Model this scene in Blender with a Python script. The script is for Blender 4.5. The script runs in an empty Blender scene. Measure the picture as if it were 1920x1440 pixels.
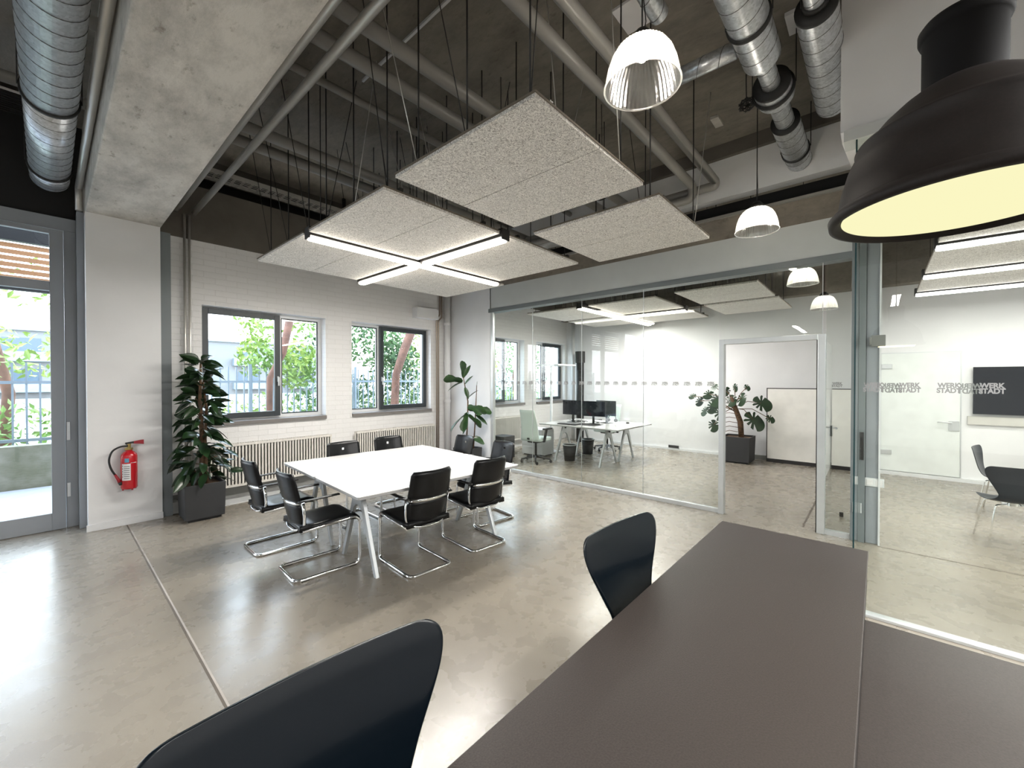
import bpy, math, random
from mathutils import Vector, Matrix
PI = math.pi
S = bpy.context.scene
COL = S.collection
rnd = random.Random(7)

# ------------------------------------------------------------------ camera
cam_d = bpy.data.cameras.new('camera'); cam = bpy.data.objects.new('camera', cam_d); COL.objects.link(cam)
cam_d.sensor_width = 36.0; cam_d.lens = 36.0 * 774.0 / 1920.0; cam_d.clip_start = 0.02; cam_d.clip_end = 300
cam.location = (0, 0, 1.65)
cam.rotation_euler = (math.radians(90 - 0.592), 0, math.radians(-48.35))
S.camera = cam
S.view_settings.view_transform = 'Standard'
S.view_settings.look = 'None'
S.view_settings.gamma = 1
S.view_settings.use_curve_mapping = False
S.view_settings.exposure = 0.95

# ------------------------------------------------------------------ world: bright hazy daylight
W = bpy.data.worlds.new('daylight'); S.world = W; W.use_nodes = True
wn = W.node_tree.nodes; wl = W.node_tree.links
bgn = wn['Background']; bgn.inputs[1].default_value = 5.5
tc = wn.new('ShaderNodeTexCoord'); sx = wn.new('ShaderNodeSeparateXYZ'); rp = wn.new('ShaderNodeValToRGB')
wl.new(tc.outputs['Generated'], sx.inputs[0]); wl.new(sx.outputs[2], rp.inputs[0]); wl.new(rp.outputs[0], bgn.inputs[0])
rp.color_ramp.elements[0].position = 0.0; rp.color_ramp.elements[0].color = (0.95, 0.97, 1.0, 1)
rp.color_ramp.elements[1].position = 0.7; rp.color_ramp.elements[1].color = (0.62, 0.78, 1.0, 1)

def area(name, loc, rot, sx_, sy_, power, col=(1, 1, 1), spread=PI):
    d = bpy.data.lights.new(name, 'AREA'); d.shape = 'RECTANGLE'; d.size = sx_; d.size_y = sy_; d.energy = power; d.color = col; d.spread = spread
    o = bpy.data.objects.new(name, d); COL.objects.link(o); o.location = loc; o.rotation_euler = rot
    return o
# unseen fill strips without fixtures, added behind the camera to brighten the room
for k in range(3): area('fill_light_rear', (2.0, -1.6 - k * 1.1, 3.0), (0, 0, 0), 2.4, 0.10, 72, (1, 0.985, 0.965))
for k in range(2): area('fill_light_entrance', (-2.4, -.2 + k * 1.8, 3.0), (0, 0, 0), 2.0, 0.10, 45, (1, 0.985, 0.965))
# the rows of tube luminaires in office and meeting room
area('office_luminaire_light', (8.0, 4.1, 2.92), (0, 0, 0), 3.0, 0.10, 38, (1, 0.985, 0.965)); area('office_luminaire_light', (8.03, 3.4, 2.92), (0, 0, 0), 0.10, 1.3, 38, (1, 0.985, 0.965))
for x_ in (5.63, 7.12, 8.52): area('meeting_luminaire_light', (x_, -2.0, 2.87), (0, 0, 0), 0.10, 3.0, 27, (1, 0.98, 0.92))
area('bay_luminaire_light', (2.87, 3.96, 2.94), (0, 0, 0), 2.4, 0.09, 65, (1, 0.97, 0.92))

def point(name, loc, power, col, r=0.05):
    d = bpy.data.lights.new(name, 'POINT'); d.energy = power; d.color = col; d.shadow_soft_size = r
    o = bpy.data.objects.new(name, d); COL.objects.link(o); o.location = loc
    return o

# ------------------------------------------------------------------ materials
def nmat(name):
    m = bpy.data.materials.new(name); m.use_nodes = True
    return m, m.node_tree.nodes, m.node_tree.links, m.node_tree.nodes['Principled BSDF']

def mat(name, col, rough=0.5, metal=0.0, col2=None, scale=5.0, bump=0.0, bscale=None, detail=4.0, lo=0.35, hi=0.65, coat=0.0, rvar=0.0, stretch=None, spec=None):
    m, n, l, b = nmat(name)
    b.inputs['Base Color'].default_value = (*col, 1); b.inputs['Roughness'].default_value = rough; b.inputs['Metallic'].default_value = metal
    if coat: b.inputs['Coat Weight'].default_value = coat; b.inputs['Coat Roughness'].default_value = 0.1
    if spec is not None: b.inputs['Specular IOR Level'].default_value = spec
    t = n.new('ShaderNodeTexCoord'); mp = n.new('ShaderNodeMapping'); l.new(t.outputs['Object'], mp.inputs[0])
    if stretch: mp.inputs['Scale'].default_value = stretch
    nz = n.new('ShaderNodeTexNoise'); nz.inputs['Scale'].default_value = scale; nz.inputs['Detail'].default_value = detail
    l.new(mp.outputs[0], nz.inputs[0])
    if col2 is None: col2 = tuple(c * 0.93 for c in col)
    r = n.new('ShaderNodeValToRGB'); r.color_ramp.elements[0].position = lo; r.color_ramp.elements[1].position = hi
    r.color_ramp.elements[0].color = (*col2, 1); r.color_ramp.elements[1].color = (*col, 1)
    l.new(nz.outputs[0], r.inputs[0]); l.new(r.outputs[0], b.inputs['Base Color'])
    if rvar:
        mr = n.new('ShaderNodeMapRange'); mr.inputs[3].default_value = rough - rvar; mr.inputs[4].default_value = rough + rvar
        l.new(nz.outputs[0], mr.inputs[0]); l.new(mr.outputs[0], b.inputs['Roughness'])
    if bump:
        n2 = n.new('ShaderNodeTexNoise'); n2.inputs['Scale'].default_value = bscale or scale * 4; n2.inputs['Detail'].default_value = 5
        l.new(mp.outputs[0], n2.inputs[0])
        bp = n.new('ShaderNodeBump'); bp.inputs['Strength'].default_value = bump; bp.inputs['Distance'].default_value = 0.01
        l.new(n2.outputs[0], bp.inputs['Height']); l.new(bp.outputs[0], b.inputs['Normal'])
    return m

def emat(name, col, strength):
    m = bpy.data.materials.new(name); m.use_nodes = True; n = m.node_tree.nodes; l = m.node_tree.links
    n.remove(n['Principled BSDF']); e = n.new('ShaderNodeEmission'); e.inputs[0].default_value = (*col, 1); e.inputs[1].default_value = strength
    l.new(e.outputs[0], n['Material Output'].inputs[0]); return m

def glassmat(name, tint, refl=1.0, rough=0.0):
    m = bpy.data.materials.new(name); m.use_nodes = True; n = m.node_tree.nodes; l = m.node_tree.links
    n.remove(n['Principled BSDF'])
    tr = n.new('ShaderNodeBsdfTransparent'); tr.inputs[0].default_value = (*tint, 1)
    gl = n.new('ShaderNodeBsdfGlossy'); gl.inputs[0].default_value = (refl, refl, refl, 1); gl.inputs['Roughness'].default_value = rough
    fr = n.new('ShaderNodeLayerWeight'); fr.inputs[0].default_value = 0.5
    pw = n.new('ShaderNodeMath'); pw.operation = 'POWER'; pw.inputs[1].default_value = 4.6; l.new(fr.outputs['Facing'], pw.inputs[0])
    ma = n.new('ShaderNodeMath'); ma.operation = 'MULTIPLY_ADD'; ma.inputs[1].default_value = 0.85; ma.inputs[2].default_value = 0.03; l.new(pw.outputs[0], ma.inputs[0])
    mx = n.new('ShaderNodeMixShader'); l.new(ma.outputs[0], mx.inputs[0]); l.new(tr.outputs[0], mx.inputs[1]); l.new(gl.outputs[0], mx.inputs[2])
    l.new(mx.outputs[0], n['Material Output'].inputs[0]); return m

def brickmat(name, col, mortar):
    m, n, l, b = nmat(name)
    t = n.new('ShaderNodeTexCoord'); mp = n.new('ShaderNodeMapping'); l.new(t.outputs['Object'], mp.inputs[0]); mp.inputs['Rotation'].default_value = (PI / 2, 0, 0)
    bt = n.new('ShaderNodeTexBrick'); l.new(mp.outputs[0], bt.inputs[0]); bt.inputs['Scale'].default_value = 1.0
    bt.inputs['Brick Width'].default_value = 0.25; bt.inputs['Row Height'].default_value = 0.077; bt.inputs['Mortar Size'].default_value = 0.004; bt.inputs['Mortar Smooth'].default_value = 0.6
    bt.inputs['Color1'].default_value = (*col, 1); bt.inputs['Color2'].default_value = (*[c * 0.97 for c in col], 1); bt.inputs['Mortar'].default_value = (*mortar, 1)
    l.new(bt.outputs[0], b.inputs['Base Color']); b.inputs['Roughness'].default_value = 0.6
    nz = n.new('ShaderNodeTexNoise'); nz.inputs['Scale'].default_value = 30; l.new(t.outputs['Object'], nz.inputs[0])
    ma = n.new('ShaderNodeMath'); ma.operation = 'MULTIPLY_ADD'; ma.inputs[1].default_value = -1.0; l.new(bt.outputs['Fac'], ma.inputs[0]); l.new(nz.outputs[0], ma.inputs[2])
    bp = n.new('ShaderNodeBump'); bp.inputs['Strength'].default_value = 0.6; bp.inputs['Distance'].default_value = 0.005
    l.new(ma.outputs[0], bp.inputs['Height']); l.new(bp.outputs[0], b.inputs['Normal']); return m

def floormat():
    m, n, l, b = nmat('polished_concrete')
    t = n.new('ShaderNodeTexCoord')
    n1 = n.new('ShaderNodeTexNoise'); n1.inputs['Scale'].default_value = 0.5; n1.inputs['Detail'].default_value = 6; n1.inputs['Roughness'].default_value = 0.5; n1.inputs['Distortion'].default_value = 0.25
    n2 = n.new('ShaderNodeTexNoise'); n2.inputs['Scale'].default_value = 7; n2.inputs['Detail'].default_value = 8; n2.inputs['Distortion'].default_value = 0.2
    l.new(t.outputs['Object'], n1.inputs[0]); l.new(t.outputs['Object'], n2.inputs[0])
    r1 = n.new('ShaderNodeValToRGB'); e = r1.color_ramp.elements
    e[0].position = 0.25; e[0].color = (0.19, 0.165, 0.132, 1); e[1].position = 0.75; e[1].color = (0.32, 0.285, 0.235, 1)
    l.new(n1.outputs[0], r1.inputs[0])
    r2 = n.new('ShaderNodeValToRGB'); e = r2.color_ramp.elements; e[0].position = 0.3; e[0].color = (0.95, 0.95, 0.95, 1); e[1].position = 0.7; e[1].color = (1.03, 1.03, 1.02, 1)
    l.new(n2.outputs[0], r2.inputs[0])
    mx = n.new('ShaderNodeMix'); mx.data_type = 'RGBA'; mx.blend_type = 'MULTIPLY'; mx.inputs[0].default_value = 1
    l.new(r1.outputs[0], mx.inputs[6]); l.new(r2.outputs[0], mx.inputs[7])
    n3 = n.new('ShaderNodeTexNoise'); n3.inputs['Scale'].default_value = 130; n3.inputs['Detail'].default_value = 2; l.new(t.outputs['Object'], n3.inputs[0])
    mx2 = n.new('ShaderNodeMix'); mx2.data_type = 'RGBA'; mx2.blend_type = 'OVERLAY'; mx2.inputs[0].default_value = 0.08
    l.new(mx.outputs[2], mx2.inputs[6]); l.new(n3.outputs[0], mx2.inputs[7]); l.new(mx2.outputs[2], b.inputs['Base Color'])
    mr = n.new('ShaderNodeMapRange'); mr.inputs[1].default_value = 0.3; mr.inputs[2].default_value = 0.7; mr.inputs[3].default_value = 0.24; mr.inputs[4].default_value = 0.32; b.inputs['Coat Weight'].default_value = 0.25; b.inputs['Coat Roughness'].default_value = 0.2
    l.new(n2.outputs[0], mr.inputs[0]); l.new(mr.outputs[0], b.inputs['Roughness'])
    bp = n.new('ShaderNodeBump'); bp.inputs['Strength'].default_value = 0.02; bp.inputs['Distance'].default_value = 0.01; l.new(n2.outputs[0], bp.inputs['Height']); l.new(bp.outputs[0], b.inputs['Normal'])
    return m

def rawconcrete(name, c1, c2, c3):
    m, n, l, b = nmat(name)
    t = n.new('ShaderNodeTexCoord'); mp = n.new('ShaderNodeMapping'); mp.inputs['Scale'].default_value = (2.2, 1.0, 1.5); l.new(t.outputs['Object'], mp.inputs[0])
    a = n.new('ShaderNodeTexNoise'); a.inputs['Scale'].default_value = 1.6; a.inputs['Detail'].default_value = 12; a.inputs['Roughness'].default_value = 0.75; l.new(mp.outputs[0], a.inputs[0])
    r = n.new('ShaderNodeValToRGB'); e = r.color_ramp.elements; e[0].position = 0.33; e[0].color = (*c2, 1); e[1].position = 0.6; e[1].color = (*c1, 1); l.new(a.outputs[0], r.inputs[0])
    s_ = n.new('ShaderNodeTexNoise'); s_.inputs['Scale'].default_value = 7; s_.inputs['Detail'].default_value = 10; s_.inputs['Roughness'].default_value = 0.7; l.new(mp.outputs[0], s_.inputs[0])
    r2 = n.new('ShaderNodeValToRGB'); e = r2.color_ramp.elements; e[0].position = 0.28; e[0].color = (*c3, 1); e[1].position = 0.42; e[1].color = (1, 1, 1, 1); l.new(s_.outputs[0], r2.inputs[0])
    mx = n.new('ShaderNodeMix'); mx.data_type = 'RGBA'; mx.blend_type = 'MULTIPLY'; mx.inputs[0].default_value = 0.9; l.new(r.outputs[0], mx.inputs[6]); l.new(r2.outputs[0], mx.inputs[7]); l.new(mx.outputs[2], b.inputs['Base Color'])
    b.inputs['Roughness'].default_value = 0.8
    bp = n.new('ShaderNodeBump'); bp.inputs['Strength'].default_value = 0.5; bp.inputs['Distance'].default_value = 0.012; l.new(s_.outputs[0], bp.inputs['Height']); l.new(bp.outputs[0], b.inputs['Normal'])
    return m

def panelmat():
    m, n, l, b = nmat('wood_wool')
    t = n.new('ShaderNodeTexCoord')
    w = n.new('ShaderNodeTexNoise'); w.inputs['Scale'].default_value = 42; w.inputs['Detail'].default_value = 6; w.inputs['Distortion'].default_value = 3.0; w.inputs['Roughness'].default_value = 0.7
    l.new(t.outputs['Object'], w.inputs[0])
    r = n.new('ShaderNodeValToRGB'); e = r.color_ramp.elements; e[0].position = 0.36; e[0].color = (0.20, 0.18, 0.165, 1); e[1].position = 0.57; e[1].color = (0.88, 0.85, 0.81, 1)
    l.new(w.outputs[0], r.inputs[0]); l.new(r.outputs[0], b.inputs['Base Color']); b.inputs['Roughness'].default_value = 0.95
    bp = n.new('ShaderNodeBump'); bp.inputs['Strength'].default_value = 0.6; bp.inputs['Distance'].default_value = 0.004; l.new(w.outputs[0], bp.inputs['Height']); l.new(bp.outputs[0], b.inputs['Normal'])
    return m

def ductmat():
    m, n, l, b = nmat('galvanised_spiral')
    b.inputs['Metallic'].default_value = 0.75
    t = n.new('ShaderNodeTexCoord'); v = n.new('ShaderNodeTexVoronoi'); v.inputs['Scale'].default_value = 60; l.new(t.outputs['Object'], v.inputs[0])
    r = n.new('ShaderNodeValToRGB'); e = r.color_ramp.elements; e[0].color = (0.45, 0.47, 0.49, 1); e[1].color = (0.72, 0.74, 0.77, 1)
    l.new(v.outputs['Color'], r.inputs[0]); l.new(r.outputs[0], b.inputs['Base Color']); b.inputs['Roughness'].default_value = 0.34
    return m

M = {}
M['floor'] = floormat()
M['wall'] = mat('white_plaster', (0.75, 0.75, 0.755), 0.7, col2=(0.71, 0.71, 0.715), scale=2, bump=0.08, bscale=40)
M['brick'] = brickmat('white_painted_brick', (0.78, 0.77, 0.765), (0.70, 0.69, 0.68))
M['header'] = mat('light_grey_paint', (0.60, 0.62, 0.61), 0.5, scale=2)
M['ceil'] = rawconcrete('ceiling_concrete', (0.23, 0.205, 0.17), (0.13, 0.115, 0.095), (0.55, 0.5, 0.45))
M['beam'] = rawconcrete('beam_concrete', (0.58, 0.55, 0.50), (0.31, 0.29, 0.26), (0.42, 0.38, 0.33))
M['lintel'] = rawconcrete('lintel_concrete', (0.24, 0.21, 0.17), (0.14, 0.12, 0.10), (0.5, 0.45, 0.4))
M['dbeam'] = mat('dark_concrete', (0.135, 0.12, 0.10), 0.85, col2=(0.09, 0.08, 0.068), scale=2, bump=0.3, bscale=20, detail=8)
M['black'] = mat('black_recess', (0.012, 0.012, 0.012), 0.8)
M['grey'] = mat('window_grey', (0.30, 0.32, 0.345), 0.42, scale=3)
M['post'] = mat('post_grey', (0.17, 0.19, 0.20), 0.45, scale=3)
M['anth'] = mat('anthracite', (0.035, 0.042, 0.048), 0.4)
M['whiteframe'] = mat('white_upvc', (0.72, 0.73, 0.74), 0.35)
M['sill'] = mat('sill_stone', (0.20, 0.185, 0.175), 0.5)
M['skirt'] = mat('skirting_grey', (0.22, 0.22, 0.21), 0.5, scale=6)
M['alu'] = mat('aluminium', (0.62, 0.64, 0.65), 0.35, 0.6)
M['glass'] = glassmat('clear_glass', (0.955, 0.975, 0.96))
M['pane'] = glassmat('window_glass', (0.97, 0.985, 0.98))
M['gedge'] = mat('glass_edge', (0.01, 0.04, 0.045), 0.15)
M['panel'] = panelmat()
M['pedge'] = mat('panel_edge', (0.16, 0.135, 0.105), 0.9, scale=40)
M['rod'] = mat('black_rod', (0.02, 0.019, 0.018), 0.5, 0.3)
M['duct'] = ductmat()
M['seam'] = mat('duct_seam', (0.12, 0.12, 0.12), 0.5, 0.5)
M['rubber'] = mat('black_rubber', (0.012, 0.012, 0.012), 0.6)
M['pipe'] = mat('grey_pipe', (0.27, 0.258, 0.238), 0.35, scale=3)
M['steelpipe'] = mat('zinc_pipe', (0.62, 0.60, 0.56), 0.3, 0.55, scale=4)
M['copper'] = mat('copper_pipe', (0.42, 0.34, 0.28), 0.3, 0.7)
M['wtable'] = mat('white_laminate', (0.72, 0.715, 0.70), 0.12, coat=0.3)
M['tedge'] = mat('table_edge', (0.42, 0.42, 0.42), 0.5)
M['chrome'] = mat('chrome', (0.86, 0.87, 0.88), 0.07, 1.0)
M['leather'] = mat('black_leather', (0.006, 0.0063, 0.007), 0.3, bump=0.04, bscale=160, spec=0.25)
M['armb'] = mat('arm_black', (0.015, 0.015, 0.016), 0.3)
M['shell'] = mat('navy_black_lacquer', (0.002, 0.0045, 0.0075), 0.24, coat=0.1, spec=0.25)
M['shell2'] = mat('dark_blue_shell', (0.007, 0.012, 0.02), 0.3)
M['counter'] = mat('grey_brown_laminate', (0.044, 0.036, 0.033), 0.45, col2=(0.033, 0.027, 0.025), scale=240, bump=0.12, bscale=260, detail=2, spec=0.35)
M['cedge'] = mat('counter_edge', (0.10, 0.078, 0.062), 0.5)
M['dark'] = mat('dark_panel', (0.02, 0.018, 0.018), 0.5)
M['pot'] = mat('anthracite_pot', (0.028, 0.029, 0.031), 0.65, bump=0.1)
M['soil'] = mat('soil', (0.10, 0.06, 0.035), 0.95, bump=0.8, bscale=60)
M['leaf'] = mat('dark_leaf', (0.018, 0.045, 0.014), 0.28, col2=(0.008, 0.022, 0.009), scale=6)
M['leaf2'] = mat('mid_leaf', (0.035, 0.085, 0.025), 0.3, col2=(0.012, 0.035, 0.012), scale=5)
M['stem'] = mat('brown_stem', (0.16, 0.09, 0.045), 0.8, col2=(0.05, 0.03, 0.018), scale=25)
M['red'] = mat('red_enamel', (0.52, 0.012, 0.02), 0.2, coat=0.4)
M['dred'] = mat('dark_red_plastic', (0.30, 0.01, 0.02), 0.4)
M['brass'] = mat('brass', (0.45, 0.33, 0.12), 0.35, 0.9)
M['label'] = mat('label_white', (0.78, 0.76, 0.76), 0.4)
M['ink'] = mat('label_ink', (0.12, 0.12, 0.13), 0.5)
M['blue'] = mat('label_blue', (0.12, 0.35, 0.5), 0.4)
M['rad'] = mat('radiator_white', (0.74, 0.71, 0.66), 0.35)
M['led'] = emat('luminaire_diffuser', (1.0, 0.93, 0.80), 9.0)
M['ledw'] = emat('luminaire_diffuser_cool', (1.0, 0.97, 0.95), 8.0)
M['lampin'] = emat('warm_lamp_inside', (1.0, 0.96, 0.57), 0.50)
M['bulb'] = emat('bulb', (1.0, 0.93, 0.82), 18.0)
M['lampb'] = mat('lamp_black', (0.018, 0.0135, 0.012), 0.6, col2=(0.014, 0.011, 0.0095), scale=200, spec=0.22)
M['lampc'] = mat('lamp_neck_black', (0.005, 0.0045, 0.0045), 0.75, spec=0.15)
M['mark'] = mat('frosted_mark', (0.27, 0.27, 0.27), 0.8)
M['mint'] = mat('mint_fabric', (0.52, 0.60, 0.56), 0.85, scale=60, bump=0.3)
M['screen'] = mat('screen', (0.012, 0.014, 0.02), 0.12)
M['wb'] = mat('whiteboard_face', (0.85, 0.83, 0.78), 0.25)
M['joint'] = mat('joint_filler', (0.42, 0.38, 0.34), 0.6, scale=30)
M['jdark'] = mat('joint_dark', (0.12, 0.10, 0.08), 0.8)  # dark tone of the floor joint lines
M['wood'] = mat('slat_wood', (0.42, 0.20, 0.09), 0.6, scale=3, stretch=(0.3, 4, 4))
M['pave'] = mat('pale_paving', (0.30, 0.30, 0.31), 0.6, scale=2)
M['ret'] = mat('mossy_concrete', (0.26, 0.25, 0.20), 0.9, col2=(0.15, 0.15, 0.10), scale=4, detail=8)
M['grass'] = mat('ground_green', (0.27, 0.28, 0.24), 0.9, scale=3)
M['fol1'] = mat('foliage_bright', (0.34, 0.46, 0.10), 0.6, col2=(0.16, 0.28, 0.07), scale=1.2)
M['fol2'] = mat('foliage_green', (0.13, 0.24, 0.08), 0.6, col2=(0.05, 0.12, 0.05), scale=1.2)
M['fence'] = mat('fence_steel', (0.20, 0.25, 0.29), 0.5, 0.2)
M['trunk'] = mat('trunk_bark', (0.19, 0.09, 0.06), 0.85, col2=(0.10, 0.05, 0.035), scale=5, bump=0.5)
M['fac'] = mat('render_facade', (0.17, 0.18, 0.19), 0.8)
M['facw'] = mat('facade_window', (0.05, 0.09, 0.13), 0.2)

def shademat():
    m = bpy.data.materials.new('ribbed_acrylic'); m.use_nodes = True; n = m.node_tree.nodes; l = m.node_tree.links
    n.remove(n['Principled BSDF'])
    tr = n.new('ShaderNodeBsdfTransparent'); tr.inputs[0].default_value = (0.93, 0.93, 0.92, 1)
    tl = n.new('ShaderNodeBsdfTranslucent'); tl.inputs[0].default_value = (0.95, 0.94, 0.9, 1)
    gl = n.new('ShaderNodeBsdfGlossy'); gl.inputs['Roughness'].default_value = 0.12
    m1 = n.new('ShaderNodeMixShader'); m1.inputs[0].default_value = 0.42; l.new(tr.outputs[0], m1.inputs[1]); l.new(tl.outputs[0], m1.inputs[2])
    m2 = n.new('ShaderNodeMixShader'); lw = n.new('ShaderNodeLayerWeight'); lw.inputs[0].default_value = 0.25
    l.new(lw.outputs['Facing'], m2.inputs[0]); l.new(m1.outputs[0], m2.inputs[1]); l.new(gl.outputs[0], m2.inputs[2])
    l.new(m2.outputs[0], n['Material Output'].inputs[0]); return m
M['shade'] = shademat()

# ------------------------------------------------------------------ mesh builder
class MB:
    def __init__(s): s.v = []; s.f = []; s.sm = []; s.mi = []; s.cur = 0
    def add(s, vs, fs, smooth=False):
        b = len(s.v); s.v += [tuple(v) for v in vs]; s.f += [tuple(i + b for i in f) for f in fs]; s.sm += [smooth] * len(fs); s.mi += [s.cur] * len(fs); return s
    def box(s, x0, x1, y0, y1, z0, z1, T=None):
        x0, x1 = min(x0, x1), max(x0, x1); y0, y1 = min(y0, y1), max(y0, y1); z0, z1 = min(z0, z1), max(z0, z1)
        vs = [Vector((x, y, z)) for z in (z0, z1) for y in (y0, y1) for x in (x0, x1)]
        if T is not None: vs = [T @ v for v in vs]
        return s.add(vs, [(0, 2, 3, 1), (4, 5, 7, 6), (0, 1, 5, 4), (2, 6, 7, 3), (0, 4, 6, 2), (1, 3, 7, 5)])
    def rbox(s, x0, x1, y0, y1, z0, z1, r=0.02, T=None, seg=4):
        # box with rounded vertical edges
        pts = []
        for cx, cy, a0 in ((x1 - r, y1 - r, 0), (x0 + r, y1 - r, 90), (x0 + r, y0 + r, 180), (x1 - r, y0 + r, 270)):
            for k in range(seg + 1):
                a = math.radians(a0 + 90 * k / seg); pts.append((cx + r * math.cos(a), cy + r * math.sin(a)))
        n = len(pts); e = min(r, (z1 - z0) / 2) * 0.35
        rings = [(z0, e), (z0 + e, 0), (z1 - e, 0), (z1, e)]
        cx, cy = (x0 + x1) / 2, (y0 + y1) / 2; vs = []
        for z, d in rings:
            for x, y in pts:
                sx_ = 1 - d / max(1e-6, (x1 - x0) / 2); sy_ = 1 - d / max(1e-6, (y1 - y0) / 2)
                vs.append(Vector((cx + (x - cx) * sx_, cy + (y - cy) * sy_, z)))
        if T is not None: vs = [T @ v for v in vs]
        fs = [tuple(range(n - 1, -1, -1)), tuple(range(3 * n, 4 * n))]
        for k in range(3):
            for i in range(n): j = (i + 1) % n; fs.append((k * n + i, k * n + j, (k + 1) * n + j, (k + 1) * n + i))
        return s.add(vs, fs)
    def prism(s, poly, axis, a, b):
        # poly in the two other axes
        def P(p, t): return (t, p[0], p[1]) if axis == 'x' else ((p[0], t, p[1]) if axis == 'y' else (p[0], p[1], t))
        n = len(poly); vs = [P(p, a) for p in poly] + [P(p, b) for p in poly]
        fs = [tuple(range(n)), tuple(range(2 * n - 1, n - 1, -1))] + [(i, i + n, (i + 1) % n + n, (i + 1) % n) for i in range(n)]
        return s.add(vs, fs)
    def tube(s, pts, r, n=10, closed=False, caps=True, sq=None):
        pts = [Vector(p) for p in pts]; N = len(pts)
        tang = []
        for i in range(N):
            a = pts[(i - 1) % N] if (i > 0 or closed) else pts[i]; b = pts[(i + 1) % N] if (i < N - 1 or closed) else pts[i]
            tang.append((b - a).normalized())
        up = Vector((0, 0, 1)) if abs(tang[0].z) < 0.9 else Vector((1, 0, 0))
        u = tang[0].cross(up).normalized(); vs = []
        for i in range(N):
            u = (u - tang[i] * u.dot(tang[i])).normalized(); w = tang[i].cross(u)
            rr = r[i] if isinstance(r, (list, tuple)) else r
            for k in range(n):
                a = 2 * PI * k / n
                if sq: vs.append(pts[i] + u * math.cos(a) * rr * sq[0] + w * math.sin(a) * rr * sq[1])
                else: vs.append(pts[i] + u * math.cos(a) * rr + w * math.sin(a) * rr)
        fs = []
        for i in range(N if closed else N - 1):
            j = (i + 1) % N
            for k in range(n): q = (k + 1) % n; fs.append((i * n + k, i * n + q, j * n + q, j * n + k))
        s.add(vs, fs, True)
        if caps and not closed:
            b = len(s.v) - len(vs); s.f += [tuple(b + k for k in range(n - 1, -1, -1)), tuple(b + (N - 1) * n + k for k in range(n))]; s.sm += [False, False]; s.mi += [s.cur] * 2
        return s
    def lathe(s, prof, c=(0, 0, 0), n=32, axis='z', T=None, smooth=True):
        vs = []; c = Vector(c)
        for r, z in prof:
            for k in range(n):
                a = 2 * PI * k / n
                p = Vector((r * math.cos(a), r * math.sin(a), z))
                if axis == 'x': p = Vector((p.z, p.x, p.y))
                if axis == 'y': p = Vector((p.x, p.z, p.y))
                p = p + c
                vs.append(T @ p if T is not None else p)
        fs = []
        for i in range(len(prof) - 1):
            for k in range(n): q = (k + 1) % n; fs.append((i * n + k, i * n + q, (i + 1) * n + q, (i + 1) * n + k))
        return s.add(vs, fs, smooth)
    def cyl(s, c, r, h, axis='z', n=24, T=None):
        s.lathe([(1e-4, 0), (r, 0)], c, n, axis, T, False); s.lathe([(r, 0), (r, h)], c, n, axis, T); return s.lathe([(r, h), (1e-4, h)], c, n, axis, T, False)
    def beam(s, a, b, w, t, up=(0, 1, 0)):
        a = Vector(a); b = Vector(b); d = (b - a); L = d.length; d.normalize(); u = Vector(up); u = (u - d * u.dot(d)).normalized(); x = d.cross(u)
        T = Matrix((x.to_4d(), u.to_4d(), d.to_4d(), (0, 0, 0, 1))).transposed(); T = Matrix.Translation(a) @ Matrix(((x.x, u.x, d.x, 0), (x.y, u.y, d.y, 0), (x.z, u.z, d.z, 0), (0, 0, 0, 1)))
        return s.box(-w / 2, w / 2, -t / 2, t / 2, 0, L, T)
    def build(s, name, m, parent=None, bevel=0.0, loc=None, fix=False):
        me = bpy.data.meshes.new(name); me.from_pydata(s.v, [], s.f)
        ms = m if isinstance(m, (list, tuple)) else [m]
        for q in ms: me.materials.append(q)
        me.polygons.foreach_set('use_smooth', s.sm); me.polygons.foreach_set('material_index', s.mi); me.update()
        import bmesh
        bm = bmesh.new(); bm.from_mesh(me); bmesh.ops.recalc_face_normals(bm, faces=bm.faces); bm.to_mesh(me); bm.free()
        o = bpy.data.objects.new(name, me); COL.objects.link(o)
        if parent is not None: o.parent = parent
        if loc is not None: o.location = loc
        if bevel:
            b = o.modifiers.new('bevel', 'BEVEL'); b.width = bevel; b.segments = 2; b.limit_method = 'ANGLE'; b.angle_limit = math.radians(50)
        return o

def fillet(pts, r, seg=5, closed=False):
    pts = [Vector(p) for p in pts]; out = []; N = len(pts)
    for i in range(N):
        if not closed and i in (0, N - 1): out.append(pts[i]); continue
        p = pts[i]; a = pts[(i - 1) % N] - p; b = pts[(i + 1) % N] - p; d = min(r, a.length * .48, b.length * .48)
        A = p + a.normalized() * d; B = p + b.normalized() * d
        for k in range(seg + 1):
            t = k / seg; out.append(A * (1 - t) ** 2 + p * 2 * t * (1 - t) + B * t * t)
    return out

def tag(o, label=None, cat=None, group=None, kind=None):
    if label: o['label'] = label
    if cat: o['category'] = cat
    if group: o['group'] = group
    if kind: o['kind'] = kind
    return o
def struct(mb, name, m, bevel=0.0):
    o = mb.build(name, m, None, bevel); o['kind'] = 'structure'; return o
def thing(name, loc, label, cat, group=None, rz=0):
    o = bpy.data.objects.new(name, None); o.empty_display_size = 0.1; COL.objects.link(o); o.location = loc; o.rotation_euler = (0, 0, rz)
    return tag(o, label, cat, group)
def dup(root, loc, rz=0, label=None, group=None, scale=None):
    def cp(o, par):
        c = o.copy(); COL.objects.link(c); c.parent = par
        for ch in list(o.children): cp(ch, c)
        return c
    r = cp(root, None); r.location = loc; r.rotation_euler = (0, 0, rz)
    if label: r['label'] = label
    if group: r['group'] = group
    if scale: r.scale = scale
    return r
def B(*a): return MB().box(*a)

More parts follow.
